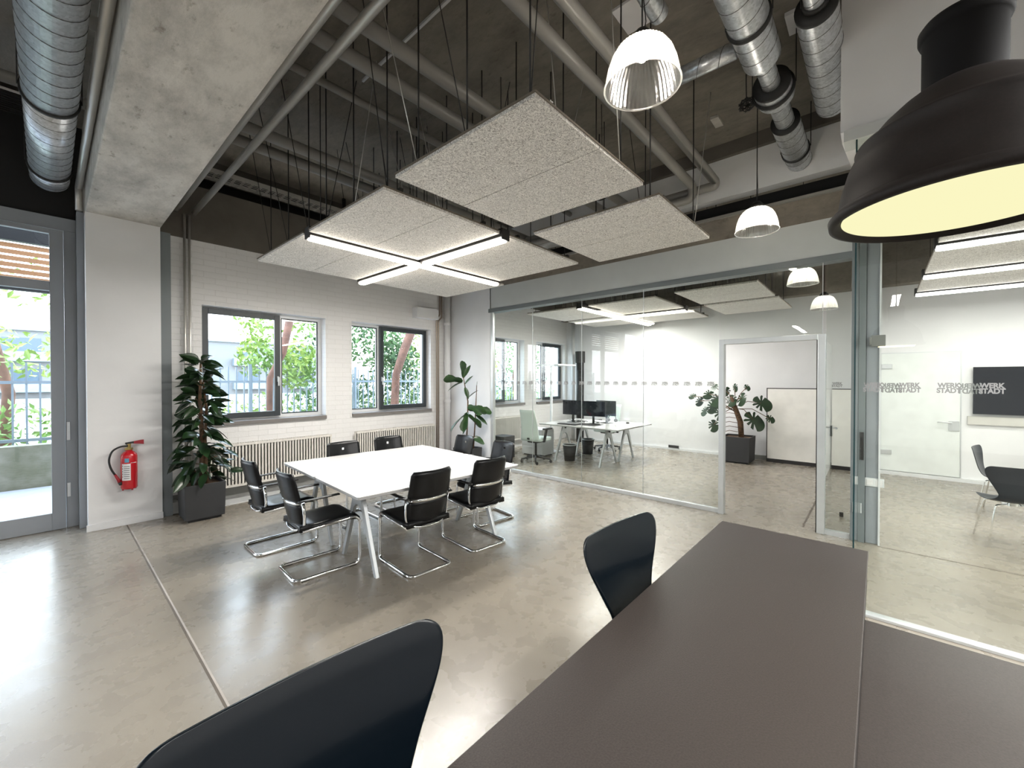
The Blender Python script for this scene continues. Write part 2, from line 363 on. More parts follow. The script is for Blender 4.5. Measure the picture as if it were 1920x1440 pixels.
# ================================================================== SETTING
YW = 6.65; XP = 5.5; XF = 9.8; ZC = 4.5
struct(B(-6, 10.2, -6, 7.0, -0.2, 0), 'floor', M['floor'])
struct(B(-6, 10.2, -6, 7.4, ZC, ZC + 0.2), 'ceiling', M['ceil'])
# concrete floor joints
j = B(0.590, 0.600, -2, 6.38, 0.0, 0.0015); tag(j.build('trim_1', M['joint']), kind='structure')
j = B(0.578, 0.590, -2, 6.38, 0.0, 0.001); tag(j.build('trim_2', M['jdark']), kind='structure')
j = B(5.44, 5.455, -4, 0.0, 0.0, 0.0015); tag(j.build('trim_3', M['jdark']), kind='structure')
j = B(5.62, 9.7, 0.62, 0.64, 0.0, 0.0015); tag(j.build('trim_4', M['jdark']), kind='structure')

# window wall with four openings
wins = [(1.35, 2.97, 1), (3.41, 5.05, -1), (6.45, 7.94, 1), (8.42, 9.72, -1)]
ZS, ZT = 1.06, 2.64
mb = MB(); xs = 0.93
for a, b, _ in wins:
    mb.box(xs, a, YW, 7.0, 0, 3.46); mb.box(a, b, YW, 7.0, 0, ZS); mb.box(a, b, YW, 7.0, ZT, 3.46); xs = b
mb.box(xs, 10.2, YW, 7.0, 0, 3.46)
struct(mb, 'wall_back', M['brick'])
struct(B(0.93, 10.2, YW - 0.02, 7.0, 3.46, 4.16), 'trim_5', M['dbeam'])
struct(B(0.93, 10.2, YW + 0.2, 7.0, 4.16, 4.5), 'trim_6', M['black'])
struct(B(0.93, 5.5, YW - 0.12, YW + 0.2, 4.36, 4.5), 'trim_7', M['dbeam'])
# grey skirting and flat pale strip on the floor along it
struct(MB().box(1.0, 5.35, YW - 0.025, YW, 0.03, 0.19).box(1.001, 1.06, 6.41, YW - .026, 0.013, 0.15), 'baseboard_back', M['skirt'])
struct(B(1.06, 5.3, 6.38, YW, 0.0, 0.012), 'trim_8', M['whiteframe'])
# pillar, its skirting, the grey post beside it
struct(B(0.28, 0.90, 6.39, 7.0, 0, 3.46), 'wall_pillar', M['wall'])
struct(B(0.265, 0.905, 6.372, 6.39, 0, 0.075), 'baseboard_pillar', M['whiteframe'], 0.003)
struct(B(0.905, 1.0, 6.42, YW, 0, 3.42), 'trim_9', M['post'])
# big concrete beam
struct(B(0.28, 0.91, -6, 7.0, 3.46, 4.5), 'trim_10', M['beam'], 0.012)

# partition: header, lintel, white upper wall, solid end by the window wall
struct(MB().box(XP, XP + 0.12, 0.21, 5.47, 2.97, 3.36).box(XP, XP + 0.12, 5.42, YW, 0, 3.36), 'wall_right', M['header'])
struct(MB().box(XP - 0.004, XP, 5.44, YW, 0.0, 3.36), 'wall_right_plaster', M['wall'])
struct(B(XP - 0.02, XP + 0.14, 0.2, 5.47, 2.90, 2.97), 'trim_11', M['post'], 0.004)
struct(B(XP, XP + 0.3, 0.22, YW, 3.36, 3.62), 'trim_12', M['lintel'])
struct(B(XP - 0.04, XP + 0.05, 0.22, YW, 3.62, 3.65), 'trim_13', M['pipe'])
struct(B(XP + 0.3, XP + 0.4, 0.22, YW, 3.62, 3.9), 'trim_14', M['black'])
struct(B(XP, XP + 0.15, 0.22, YW, 3.87, 4.34), 'wall_upper', M['wall'])
struct(B(XP - 0.06, XP + 0.15, 0.22, YW, 4.34, 4.5), 'trim_15', M['dbeam'])
# bulkhead above the meeting room glass
struct(MB().box(3.8, 3.98, -5.9, 0.22, 3.42, 4.5).prism([(3.98, 3.42), (5.5, 3.8), (5.5, 4.5), (3.98, 4.5)], 'y', 0.1, 0.22), 'wall_bulkhead', M['wall'])
struct(B(3.78, 3.95, -5.9, 0.2, 3.34, 3.42), 'trim_16', M['header'])
# dividing wall between office and meeting room, post at its end
struct(B(5.62, XF, 0.0, 0.2, 0, 4.5), 'wall_divider', M['wall'])
struct(MB().box(5.47, 5.62, 0.10, 0.215, 0, 3.42), 'trim_17', M['post'], 0.004)
struct(MB().box(5.50, 5.62, 0.0, 0.098, 0, 3.42), 'trim_18', M['grey'], 0.004)
# far wall, beam above it, skirting
struct(B(XF, XF + 0.2, -5.9, YW, 0, 4.5), 'wall_far', M['wall'])
struct(B(XF - 0.25, XF, -5.9, YW, 3.27, 4.5), 'trim_19', M['ceil'])
struct(B(XF - 0.02, XF, 0.2, 2.6, 0, 0.09), 'baseboard_far', M['skirt'])
struct(B(XF - 0.03, XF, 2.6, YW, 0, 0.05), 'baseboard_office', M['whiteframe'])
struct(B(XF - 0.06, XF, -5.9, 0.0, 0, 0.06), 'baseboard_meeting', M['whiteframe'])
# walls behind the camera
struct(B(-6, 3.8, -6.1, -5.9, 0, 4.5), 'wall_rear', M['wall'])
struct(B(3.8, 10.2, -6.1, -5.9, 0, 4.5), 'wall_meeting_rear', M['wall'])
struct(B(-6.1, -6, -6.1, 7.4, 0, 4.5), 'wall_left', M['wall'])
# left bay above the glazed door
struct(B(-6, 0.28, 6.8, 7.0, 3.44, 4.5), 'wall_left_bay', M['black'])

# ---- windows
def window(i, x0, x1, side):
    t = thing('window_%d' % i, ((x0 + x1) / 2, YW + 0.15, ZS), None, None); t['kind'] = 'structure'
    cx = (x0 + x1) / 2; O = Matrix.Translation((-cx, -(YW + 0.15), -ZS))
    Y0, Y1 = YW + 0.17, YW + 0.24
    def fr(mbx, a, b, c, d, w, y0, y1):
        mbx.box(a, a + w, y0, y1, c, d, O); mbx.box(b - w, b, y0, y1, c, d, O); mbx.box(a + w, b - w, y0, y1, c, c + w, O); mbx.box(a + w, b - w, y0, y1, d - w, d, O)
    W_ = x1 - x0; split = x0 + W_ * 0.61 if side == 1 else x1 - W_ * 0.635
    mb = MB(); fr(mb, x0, x1, ZS + 0.02, ZT, 0.05, Y0, Y1); mb.box(split - 0.03, split + 0.03, Y0, Y1, ZS + .07, ZT - .05, O)
    mb.build('window_frame', M['whiteframe'], t)
    a, b = (x0 + 0.02, split + 0.0) if side == 1 else (split + 0.0, x1 - 0.02)
    mb = MB(); fr(mb, a, b, ZS + 0.05, ZT - 0.02, 0.075, Y0 - 0.05, Y0 - 0.001); s_ = mb.build('sash', M['anth'], t, 0.004)
    hx = b - 0.035 if side == 1 else a + 0.035
    mb = MB(); mb.box(hx - 0.012, hx + 0.012, Y0 - 0.058, Y0 - 0.05, 1.62, 1.70, O); mb.box(hx - 0.008, hx + 0.008, Y0 - 0.085, Y0 - 0.058, 1.66, 1.68, O); mb.box(hx - 0.01, hx + 0.01, Y0 - 0.095, Y0 - 0.08, 1.56, 1.69, O)
    mb.build('sash_handle', M['alu'], s_)
    MB().box(a + 0.07, b - 0.07, Y0 - 0.02, Y0 - 0.015, ZS + 0.12, ZT - 0.09, O).build('glass_pane', M['pane'], t)
    c, d = (split + 0.03, x1 - 0.05) if side == 1 else (x0 + 0.05, split - 0.03)
    mb = MB(); fr(mb, c, d, ZS + 0.07, ZT - 0.05, 0.018, Y0 + 0.01, Y0 + 0.02); mb.build('gasket', M['anth'], t)
    MB().box(c + .01, d - .01, Y0 + 0.012, Y0 + 0.017, ZS + 0.08, ZT - 0.06, O).build('glass_pane', M['pane'], t)
    MB().box(x0 - 0.0, x1 + 0.0, YW - 0.04, Y1, ZS - 0.035, ZS + 0.02, O).build('window_sill', M['sill'], t, 0.004)
    MB().box(x0 - 0.0, x1 + 0.0, YW - 0.0, Y0 + 0.0, ZT - 0.001, ZT, O).build('reveal_lining', M['wall'], t)
for i, (a, b, s_) in enumerate(wins): window(i + 1, a, b, s_)

# ---- glazed entrance door in the left bay (grey frames)
t = thing('door_1', (-0.4, 6.8, 0), None, None); t['kind'] = 'structure'
O = Matrix.Translation((0.4, -6.8, 0))
mb = MB(); mb.box(0.127, 0.222, 6.76, 6.86, 0, 3.30, O); mb.box(-6, 0.222, 6.76, 6.86, 3.30, 3.44, O)
for x in (-1.15, -2.4, -3.7, -5.0): mb.box(x, x + 0.1, 6.76, 6.86, 0, 3.3, O)
mb.box(-6, -1.15, 6.76, 6.86, 0, 0.12, O); mb.build('door_frame', M['grey'], t, 0.004)
mb = MB(); mb.box(0.02, 0.125, 6.74, 6.80, 0.002, 3.29, O); mb.box(-1.0, -0.92, 6.74, 6.80, 0.002, 3.29, O); mb.box(-0.92, 0.02, 6.74, 6.80, 0.002, 0.19, O); mb.box(-0.92, 0.02, 6.74, 6.80, 2.62, 2.72, O); mb.box(-.92, .02, 6.74, 6.8, 3.24, 3.29, O)
leafo = mb.build('door_leaf', M['grey'], t, 0.004)
MB().box(-0.92, 0.02, 6.765, 6.775, 0.19, 3.24, O).build('glass_pane', M['pane'], leafo)
mb = MB(); mb.box(0.135, 0.16, 6.735, 6.76, 0.98, 1.18, O); mb.box(0.135, 0.16, 6.735, 6.76, .35, .5, O); mb.build('hinge', M['whiteframe'], leafo)
mb = MB()
for a, b in ((-2.3, -1.15), (-3.6, -2.4), (-4.9, -3.7)): mb.box(a, b, 6.80, 6.81, 0.12, 3.3, O)
mb.build('glass_pane', M['pane'], t)
struct(B(0.222, 0.2805, 6.6, 6.86, 0, 3.5), 'trim_20', M['grey'])

# ---- office glass partition
t = thing('window_5', (XP, 3.4, 0), None, None); t['kind'] = 'structure'
O = Matrix.Translation((-XP, -3.4, 0))
mb = MB(); mb.box(XP, XP + 0.05, 1.475, 5.42, 0, 0.055, O); mb.box(XP, XP + 0.05, 5.37, 5.42, 0.055, 2.90, O); mb.build('partition_frame', M['alu'], t, 0.004)
ys = [1.475, 2.46, 3.46, 4.44, 5.37]
for k in range(4):
    g = MB().box(XP + 0.02, XP + 0.03, ys[k] + 0.002, ys[k + 1] - 0.002, 0.055, 2.90, O).build('glass_pane', M['glass'], t)
    if k: MB().box(XP + 0.018, XP + 0.032, ys[k] - 0.002, ys[k] + 0.002, 0.055, 2.90, O).build('joint_seal', M['alu'], t)
MB().box(XP + 0.02, XP + 0.03, 0.46, 1.47, 2.14, 2.90, O).build('glass_pane', M['glass'], t)
MB().box(XP + 0.018, XP + 0.032, 0.455, 0.46, 2.14, 2.90, O).build('joint_seal', M['alu'], t)
MB().box(XP + 0.02, XP + 0.03, 0.22, 0.425, 0.05, 2.90, O).build('glass_pane', M['glass'], t)
MB().box(XP + 0.0, XP + 0.05, 0.22, 0.425, 0.0, 0.05, O).build('bottom_rail', M['alu'], t)
# ---- office door (frame and open glass leaf)
t = thing('door_2', (XP, 0.95, 0), None, None); t['kind'] = 'structure'
O = Matrix.Translation((-XP, -0.95, 0))
mb = MB(); mb.box(XP - 0.02, XP + 0.07, 1.415, 1.475, 0, 2.14, O); mb.box(XP - 0.02, XP + 0.07, 0.425, 0.495, 0, 2.14, O); mb.box(XP - 0.02, XP + 0.07, 0.495, 1.415, 2.08, 2.14, O)
mb.build('door_frame', M['alu'], t, 0.004)
MB().box(XP + 0.0, XP + 0.05, 0.495, 0.505, 0, 2.08, O).build('door_seal', M['rubber'], t)
g = MB().box(XP + 0.075, XP + 0.98, 0.435, 0.443, 0.02, 2.07, O).build('door_leaf', M['glass'], t)
mb = MB(); mb.box(XP + 0.85, XP + 0.97, 0.425, 0.453, 0.96, 1.09, O); mb.tube([(p[0] - XP, p[1] - 0.95, p[2]) for p in [(XP + .92, .43, 1.06), (XP + .92, .38, 1.06), (XP + .80, .38, 1.06)]], 0.009); mb.build('door_handle', M['chrome'], g)

# ---- meeting room glass front
t = thing('window_6', (3.8, -1.5, 0), None, None); t['kind'] = 'structure'
O = Matrix.Translation((-3.8, 1.5, 0))
mb = MB(); mb.box(3.765, 3.835, -5.9, 0.13, 0, 0.022, O); mb.build('bottom_rail', M['alu'], t, 0.004)
for a, b in ((-1.1, 0.125), (-2.4, -1.105), (-5.9, -2.405)):
    MB().box(3.795, 3.805, a, b, 0.022, 3.34, O).build('glass_pane', M['glass'], t)
MB().box(3.794, 3.806, 0.125, 0.133, 0.0, 3.34, O).build('glass_edge', M['gedge'], t)
g = MB().box(3.81, 5.46, 0.128, 0.136, 0.02, 3.34, O).build('glass_pane', M['glass'], t)
mb = MB(); mb.box(5.44, 5.46, -0.045, 0.062, 1.98, 2.09, O); mb.box(5.43, 5.465, 0.058, 0.075, 2.0, 2.07, O); mb.build('glass_hinge', M['skirt'], t, 0.004)
MB().box(5.455, 5.469, 0.112, 0.132, 0.84, 1.12, O).build('lock_strip', M['rubber'], t)
struct(B(5.47, 5.50, -0.014, 0.0, 0, 3.3), 'trim_21', M['whiteframe'])
# ---- glass door in the far wall of the meeting room
t = thing('door_3', (XF, -0.5, 0), None, None); t['kind'] = 'structure'
O = Matrix.Translation((-XF, 0.5, 0))
mb = MB(); mb.box(XF - 0.03, XF - 0.02, -0.98, -0.03, 0.07, 2.1, O); g = mb.build('door_leaf', mat('satin_glass', (0.74, 0.77, 0.75), 0.15), t)
mb = MB(); mb.box(XF - 0.035, XF, -0.995, -0.98, 0.07, 2.12, O); mb.box(XF - 0.035, XF, -0.03, -0.015, 0.07, 2.12, O); mb.box(XF - 0.035, XF, -0.98, -0.03, 2.1, 2.12, O); mb.build('door_frame', M['alu'], t)
for z in (0.35, 1.84):
    MB().box(XF - 0.05, XF - 0.03, -0.17, -0.03, z, z + 0.08, O).build('hinge', M['alu'], g, 0.004)
mb = MB(); mb.box(XF - 0.045, XF - 0.03, -0.97, -0.85, 0.82, 0.98, O); mb.tube([(-.04, .5 - .88, .95), (-.09, .5 - .88, .95), (-.09, .5 - .72, .96)], 0.01); mb.build('door_handle', M['alu'], g, 0.003)

# ---- lettering on the glass
def textmesh(body, size, mirror=False):
    cu = bpy.data.curves.new('lettering', 'FONT'); cu.body = body; cu.size = size; cu.extrude = 0.0004; cu.space_line = 0.78; cu.space_character = 0.98
    cu.align_x = 'CENTER'; cu.offset = 0.0018
    o = bpy.data.objects.new('tmp', cu); COL.objects.link(o); bpy.context.view_layer.update()
    me = bpy.data.meshes.new_from_object(o.evaluated_get(bpy.context.evaluated_depsgraph_get())); bpy.data.objects.remove(o)
    me.materials.clear(); me.materials.append(M['mark'])
    if mirror:
        for v in me.vertices: v.co.x = -v.co.x
    return me
meT = textmesh('WERK\nSTADT', 0.042); meM = textmesh('WERK\nSTADT', 0.042, True); meS = textmesh('WERK\nSTADT', 0.034)
for me in (meT, meM, meS):
    for v in me.vertices: v.co.x *= 0.84
w5 = bpy.data.objects['window_5']; w6 = bpy.data.objects['window_6']
def mark(me, x, y, z, parent):
    o = bpy.data.objects.new('lettering', me); COL.objects.link(o); o.parent = parent
    o.location = Vector((x, y, z)) - parent.location; o.rotation_euler = (PI / 2, 0, -PI / 2)
y = 5.2
k = 0
while y > 1.55:
    mark(meS, XP + 0.018, y, 1.60, w5); y -= 0.145; k += 1
mark(meS, XP + 0.018, 0.33, 1.60, w5)
y = 0.03; k = 0
while y > -1.1:
    mark(meT, 3.793, y, 1.60, w6)
    if k % 2: mark(meM, 3.812, y + 0.088, 1.597, w6)  # reversed copies drawn as the lettering's reflection in the glass
    y -= 0.18; k += 1

# ================================================================== SERVICES UNDER THE CEILING
def pipe(name, pts, r, m, label, cat='pipe', group=None, fl=0.0, clamps=None):
    if fl: pts = fillet(pts, fl, 6)
    mid = Vector(pts[0]); t = thing(name, mid, label, cat, group)
    P = [Vector(p) - mid for p in pts]
    MB().tube(P, r, 14).build('pipe_run', m, t)
    for c in (clamps or []):
        c = Vector(c) - mid
        MB().box(c.x - r - 0.008, c.x + r + 0.008, c.y - r - 0.008, c.y + r + 0.008, c.z - 0.012, c.z + 0.012).build('clamp', M['seam'], t)
    return t
GP = 'grey pipes crossing under the ceiling'
pipe('pipe', [(1.09, -5.5, 3.80), (1.09, 6.62, 3.80)], 0.032, M['steelpipe'], 'pale steel pipe running closest beside the big concrete beam', 'pipe')
pipe('pipe', [(1.27, -5.5, 3.80), (1.27, 6.62, 3.80)], 0.032, M['steelpipe'], 'pale steel pipe second from the big concrete beam, parallel to it', 'pipe')
for x_, zz in ((1.165, 0), (1.215, 0)):
    pipe('wall_pipe', [(x_, YW - 0.05, 0.3), (x_, YW - 0.05, 3.75)], 0.014, M['steelpipe'], 'thin vertical pipe on brick wall left of large window, %s of the pair' % ('left one' if x_ < 1.2 else 'right one'), 'pipe')
runs = [(4.75, 4.02, .055, 'thick grey pipe running nearest the window wall under the ceiling'),
        (4.45, 4.02, .055, 'thick grey pipe second from the window wall under the ceiling'),
        (3.65, 4.25, .035, 'slim dim pipe high up behind the hanging acoustic panels'),
        (2.95, 4.05, .055, 'thick grey pipe above far edge of the largest acoustic panel'),
        (2.62, 4.05, .055, 'thick grey pipe passing over the middle of the largest acoustic panel')]
for y_, z_, r_, lb in runs:
    pipe('ceiling_pipe', [(0.92, y_, z_), (5.48, y_, z_)], r_, M['pipe'], lb, 'pipe', GP)
pipe('ceiling_pipe', [(0.92, 1.72, 4.02), (5.25, 1.72, 4.02), (5.25, 1.72, 3.86), (5.25, 6.5, 3.86)], 0.05, M['pipe'], 'grey pipe ending in a bend down beside the white upper wall, left one of two', 'pipe', GP, fl=0.1)
pipe('ceiling_pipe', [(0.92, 1.48, 4.02), (5.32, 1.48, 4.02), (5.32, 1.48, 3.97), (5.32, 6.5, 3.97)], 0.05, M['pipe'], 'grey pipe ending in a bend beside the white upper wall, right one of two', 'pipe', GP, fl=0.1)
# left bay pipes
for y_, z_, r_, lb in ((5.4, 4.15, .05, 'glossy dark pipe crossing behind the left round duct, nearest the door'), (4.3, 4.25, .05, 'glossy pipe crossing high behind the left round duct, in the middle'), (3.6, 4.2, .05, 'glossy pipe crossing behind the left round duct, nearest the viewer')):
    pipe('bay_pipe', [(-5.5, y_, z_), (0.27, y_, z_)], r_, M['steelpipe'], lb, 'pipe', 'pipes crossing the left bay')
pipe('bay_pipe', [(0.24, 2.0, 3.75), (0.24, 6.5, 3.75), (0.24, 6.55, 3.75), (0.24, 6.55, 3.5)], 0.03, M['steelpipe'], 'thin pipe running along the shaded side of the concrete beam', 'pipe', fl=0.05)

def duct(name, segs, axis, c, label, cat='duct', group=None, joints=(), pitch=0.155):
    """segs: (start, end, radius); c: the two fixed coordinates"""
    base = segs[0][0]
    def P(t, a, b): return (t, c[0] + a, c[1] + b) if axis == 'x' else (c[0] + a, t, c[1] + b)
    t = thing(name, P(base, 0, 0), label, cat, group)
    org = Vector(P(base, 0, 0))
    for (a, b, r) in segs:
        L = b - a; mb = MB()
        if axis == 'x': mb.cyl(Vector(P(a, 0, 0)) - org, r, L, 'x', 40)
        else: mb.lathe([(1e-4, 0), (r, 0), (r, L), (1e-4, L)], Vector(P(a, 0, 0)) - org, 40, 'y')
        mb.build('duct_section', M['duct'], t)
        n = int(L / pitch * 24)
        if n > 4:
            pts = []
            for i in range(n + 1):
                q = 2 * PI * i / 24; s_ = a + L * i / n
                pts.append(Vector(P(s_, (r + 0.0005) * math.cos(q), (r + 0.0005) * math.sin(q))) - org)
            MB().tube(pts, 0.0028, 4).build('spiral_seam', M['seam'], t)
    for (a, r) in joints:
        mb = MB(); pr = [(r - 0.004, -.006), (r + 0.012, -.006), (r + 0.012, 0.026), (r - 0.004, 0.026), (r - 0.004, -.006)]
        mb.lathe(pr, Vector(P(a, 0, 0)) - org, 40, axis); mb.build('joint_band', M['rubber'], t)
        o_ = Vector(P(a + .01, 0, 0)) - org
        for sgn in (-1, 1):
            e = Vector((0, sgn * (r + 0.015), 0)) if axis == 'x' else Vector((sgn * (r + 0.015), 0, 0))
            MB().tube([o_ + e, o_ + e + Vector((0, 0, 4.5 - c[1]))], 0.004, 6).build('hanger_rod', M['rod'], t)
    return t
duct('round_duct', [(-3, 4.55, 0.145), (4.57, 6.05, 0.143), (6.07, 6.42, 0.142)], 'y', (0.03, 3.74), 'large shiny spiral duct running along the left of the concrete beam', joints=((4.55, .145), (6.05, .145)))
duct('round_duct', [(-1.0, 3.12, 0.125), (3.14, 3.55, 0.125), (3.55, 3.96, 0.065), (3.94, 4.12, 0.135), (4.12, 4.6, 0.075), (4.6, 5.49, 0.115)], 'x', (0.67, 4.05), 'stepped spiral duct entering the white upper wall above the glass partition', joints=((3.12, .125), (4.0, .14), (5.2, .115)))
duct('round_duct', [(0.5, 3.4, 0.06), (3.38, 4.62, 0.118)], 'x', (0.325, 4.09), 'spiral duct with black collar, partly hidden by the bulkhead wall', joints=((3.30, .062),))
duct('branch_duct', [(0.80, 1.25, 0.06)], 'y', (3.36, 4.06), 'short side duct branching off the stepped spiral duct')
duct('branch_duct', [(1.5, 2.75, 0.06)], 'x', (1.12, 4.1), 'slim spiral duct end above the nearest bell lamp')
# disc faces (black insulation collars)
def collar(x, r, y, z, label):
    mb = MB(); mb.lathe([(r * .5, 0), (r, 0), (r, .03), (r * .5, .03)], (0, 0, 0), 32, 'x'); o = mb.build('duct_collar', M['rubber'], None, loc=(x, y, z)); tag(o, label, 'duct collar', 'black duct collars')
collar(3.91, .135, .67, 4.05, 'black ring collar on the stepped duct at its middle narrowing')
collar(4.565, .117, .67, 4.05, 'black ring collar on the stepped duct nearest the white wall')
collar(3.345, .12, .325, 4.09, 'black ring collar at the start of the duct hidden by the bulkhead')
t = thing('ceiling_grille', (-.45, 6.4, 4.36), 'bright louvred ceiling grille high in the left bay behind the round duct', 'grille')
MB().box(-.35, .33, -.22, .22, .03, .05).build('grille_tray', M['label'], t)
mb = MB()
for k in range(9): mb.box(-.35, .33, -.21 + k * .05, -.19 + k * .05, 0, .03)
mb.build('louvres', M['dark'], t)
# cable bundle beside the duct collar
mb = MB(); r2 = random.Random(3)
for k in range(7):
    pts = []
    for i in range(14):
        a = i / 13 * 2 * PI * 1.3 + k; pts.append((0.05 * math.cos(a) + r2.uniform(-.012, .012), 0.05 * math.sin(a) + r2.uniform(-.012, .012), 0.03 * math.sin(a * 1.7 + k)))
    mb.tube(pts, 0.004, 5)
mb.tube([(0, 0, 0), (-.02, 0, .2), (0, 0, .45)], 0.005, 5)
o = mb.build('cable_coil', M['rubber'], None, loc=(4.02, 0.87, 4.02)); tag(o, 'tangled black cable coil beside the stepped duct', 'cable')

# cable tray along the window wall
t = thing('cable_tray', (1.0, 6.2, 4.22), 'perforated metal cable tray running high along the window wall', 'cable tray')
mb = MB(); mb.box(0, 4.4, 0, 0.004, -0.0, 0.06); mb.box(0, 4.4, 0.246, 0.25, 0, 0.06)
for k in range(5): mb.box(0, 4.4, 0.02 + k * 0.052, 0.038 + k * 0.052, -0.004, 0)
for k in range(45): mb.box(k * 0.1, k * 0.1 + 0.03, 0, 0.25, -0.004, 0.0)
mb.build('tray', M['steelpipe'], t)
for k in range(3): MB().box(0.3 + k * 1.8, 0.34 + k * 1.8, 0.1, 0.14, 0.06, 0.28).build('hanger', M['rod'], t)
mb = MB()
for k in range(4): mb.tube([(0, .05 + k * .04, .02), (4.4, .05 + k * .04, .02)], .012, 8)
mb.build('cables', M['rubber'], t)
# conduit and surface trunking on ceiling
t = thing('ceiling_conduit', (1.99, 2.0, 4.46), 'thin shiny conduit on the dark ceiling above the pipes near beam', 'conduit')
MB().beam((0, 1.65, 0), (0, -4.0, 0), 0.02, 0.02, (0, 0, 1)).build('tube', M['whiteframe'], t)
o = B(-.14, .14, -.14, .14, -.02, 0).build('ceiling_plate', M['label'], None, loc=(3.05, 1.42, 4.5)); tag(o, 'square pale plate on the ceiling above the nearest bell lamp', 'plate')
o = B(-.12, .12, -.06, .06, -.03, 0).build('ceiling_plate', M['label'], None, loc=(3.95, 0.51, 4.5)); tag(o, 'small white plate on the ceiling between the two ducts', 'plate')
o = B(-.1, .1, -.04, .04, -.03, 0).build('ceiling_plate', M['beam'], None, loc=(4.9, 1.35, 4.5)); tag(o, 'small grey block on ceiling near the ledge of the white upper wall', 'plate')
# black loudspeaker box above panels
mb = MB(); mb.lathe([(1e-4, 0), (.1, 0), (.12, .05), (.12, .2), (.08, .26), (1e-4, .26)], (0, 0, 0), 24, 'x'); mb.tube([(.13, 0, .1), (.13, 0, .62)], .008, 6)
o = mb.build('ceiling_speaker', M['rubber'], None, loc=(4.15, 2.45, 3.88)); tag(o, 'black round speaker hidden above the gap between two acoustic panels', 'speaker')

# ================================================================== ACOUSTIC PANELS AND LINEAR LUMINAIRES
def acoustic(x0, x1, y0, y1, z, label, group, seed, rods=True, seam='y'):
    cx, cy = (x0 + x1) / 2, (y0 + y1) / 2; hx, hy = (x1 - x0) / 2, (y1 - y0) / 2
    t = thing('acoustic_panel', (cx, cy, z), label, 'acoustic panel', group)
    MB().box(-hx + .004, -0.003, -hy + .004, hy - .004, 0, .02).box(0.003, hx - .004, -hy + .004, hy - .004, 0, .02).build('board', M['panel'], t)
    MB().box(-hx, hx, -hy, hy, 0.020, 0.032).build('edge_frame', M['pedge'], t)
    if rods:
        r_ = random.Random(seed)
        for sx_ in (-1, 1):
            MB().box(sx_ * hx * .72 - .015, sx_ * hx * .72 + .015, -hy * .95, hy * .95, .046, .075).build('carrier_rail', M['rod'], t)
            for sy_ in (-1, 0, 1):
                px_, py_ = sx_ * hx * .82, sy_ * hy * .8
                MB().tube([(px_, py_, .04), (px_, py_, ZC - z)], .0055, 6).build('suspension_rod', M['rod'], t)
                if r_.random() < .75:
                    q = r_.choice((-1, 1)) * .28
                    MB().tube([(px_, py_, .05), (px_ + q, py_ + r_.uniform(-.2, .2), ZC - z)], .0035, 5).build('brace_wire', M['steelpipe'] if r_.random() < .4 else M['rod'], t)
    return t
GA = 'acoustic panels over the conference table'
Z = 3.0
acoustic(1.59, 2.79, 2.63, 3.90, Z, 'speckled acoustic panel with lamps on two edges, nearest of the four-panel cross', GA, 1)
acoustic(2.93, 4.13, 2.63, 3.90, Z, 'speckled acoustic panel at the right of the four-panel cross, touching glass wall header', GA, 2)
acoustic(1.59, 2.79, 4.02, 5.30, Z, 'speckled acoustic panel at the left of the four-panel cross, close to brick wall', GA, 3)
acoustic(2.93, 4.35, 4.02, 5.30, Z, 'speckled acoustic panel in the far corner of the four-panel cross', GA, 4)
acoustic(1.55, 2.76, 1.23, 2.43, Z, 'large diamond-looking speckled acoustic panel, nearest to the viewer', GA, 5)
acoustic(3.01, 4.22, 1.22, 2.41, Z, 'speckled acoustic panel hanging just before the bell lamp and header', GA, 6)
GB = 'acoustic panels in the glazed office'
for q, (a, b, c, d, lb) in enumerate([(6.6, 7.95, 4.2, 5.45, 'acoustic panel in the office by the brick wall, left far of lamp cross'),
        (8.1, 9.35, 4.2, 5.45, 'acoustic panel in the office far corner of lamp cross'),
        (6.6, 7.95, 2.75, 4.0, 'acoustic panel in the office nearest the glass, beside lamp cross'),
        (8.1, 9.45, 2.75, 4.0, 'acoustic panel in the office right of the lamp cross'),
        (6.5, 7.8, 1.26, 2.4, 'pale acoustic panel in the office above the door frame, nearer one'),
        (7.95, 9.35, 1.24, 2.4, 'pale acoustic panel in the office above the door frame, farther one')]):
    acoustic(a, b, c, d, Z, lb, GB, 20 + q)
GC = 'acoustic panels in the meeting room'
for q, (a, b, lb) in enumerate([(4.35, 5.55, 'grey acoustic panel in meeting room above the first lamp strip'), (5.72, 7.05, 'grey acoustic panel in meeting room between first and second lamp strip'), (7.2, 8.45, 'grey acoustic panel in meeting room between second and third lamp strip')]):
    acoustic(a, b, -3.6, -0.40, 2.93, lb, GC, 40 + q)

def linear(x0, y0, x1, y1, z, label, group, m=None, w=0.085):
    c = Vector(((x0 + x1) / 2, (y0 + y1) / 2, z)); L = math.hypot(x1 - x0, y1 - y0); a = math.atan2(y1 - y0, x1 - x0)
    t = thing('linear_lamp', c, label, 'lamp', group, a)
    MB().box(-L / 2, L / 2, -w / 2, w / 2, 0.012, 0.09).box(-L / 2, -L / 2 + .012, -w / 2, w / 2, -.012, .012).box(L / 2 - .012, L / 2, -w / 2, w / 2, -.012, .012).build('housing', M['dark'], t)
    MB().rbox(-L / 2 + .014, L / 2 - .014, -w / 2 + .008, w / 2 - .008, -0.022, 0.011, .025).build('diffuser', m or M['led'], t)
    for s_ in (-1, 1): MB().tube([(s_ * L * .45, 0, .08), (s_ * L * .45, 0, ZC - z)], .004, 6).build('suspension_wire', M['rod'], t)
    return t
linear(1.6, 3.96, 4.15, 3.96, Z - 0.03, 'long unbroken lamp strip of the glowing cross', 'lamp strips of the cross', w=.10)
linear(2.86, 2.62, 2.86, 3.89, Z - 0.03, 'short lamp strip of the glowing cross, right half pointing at glass wall', 'lamp strips of the cross', w=.10)
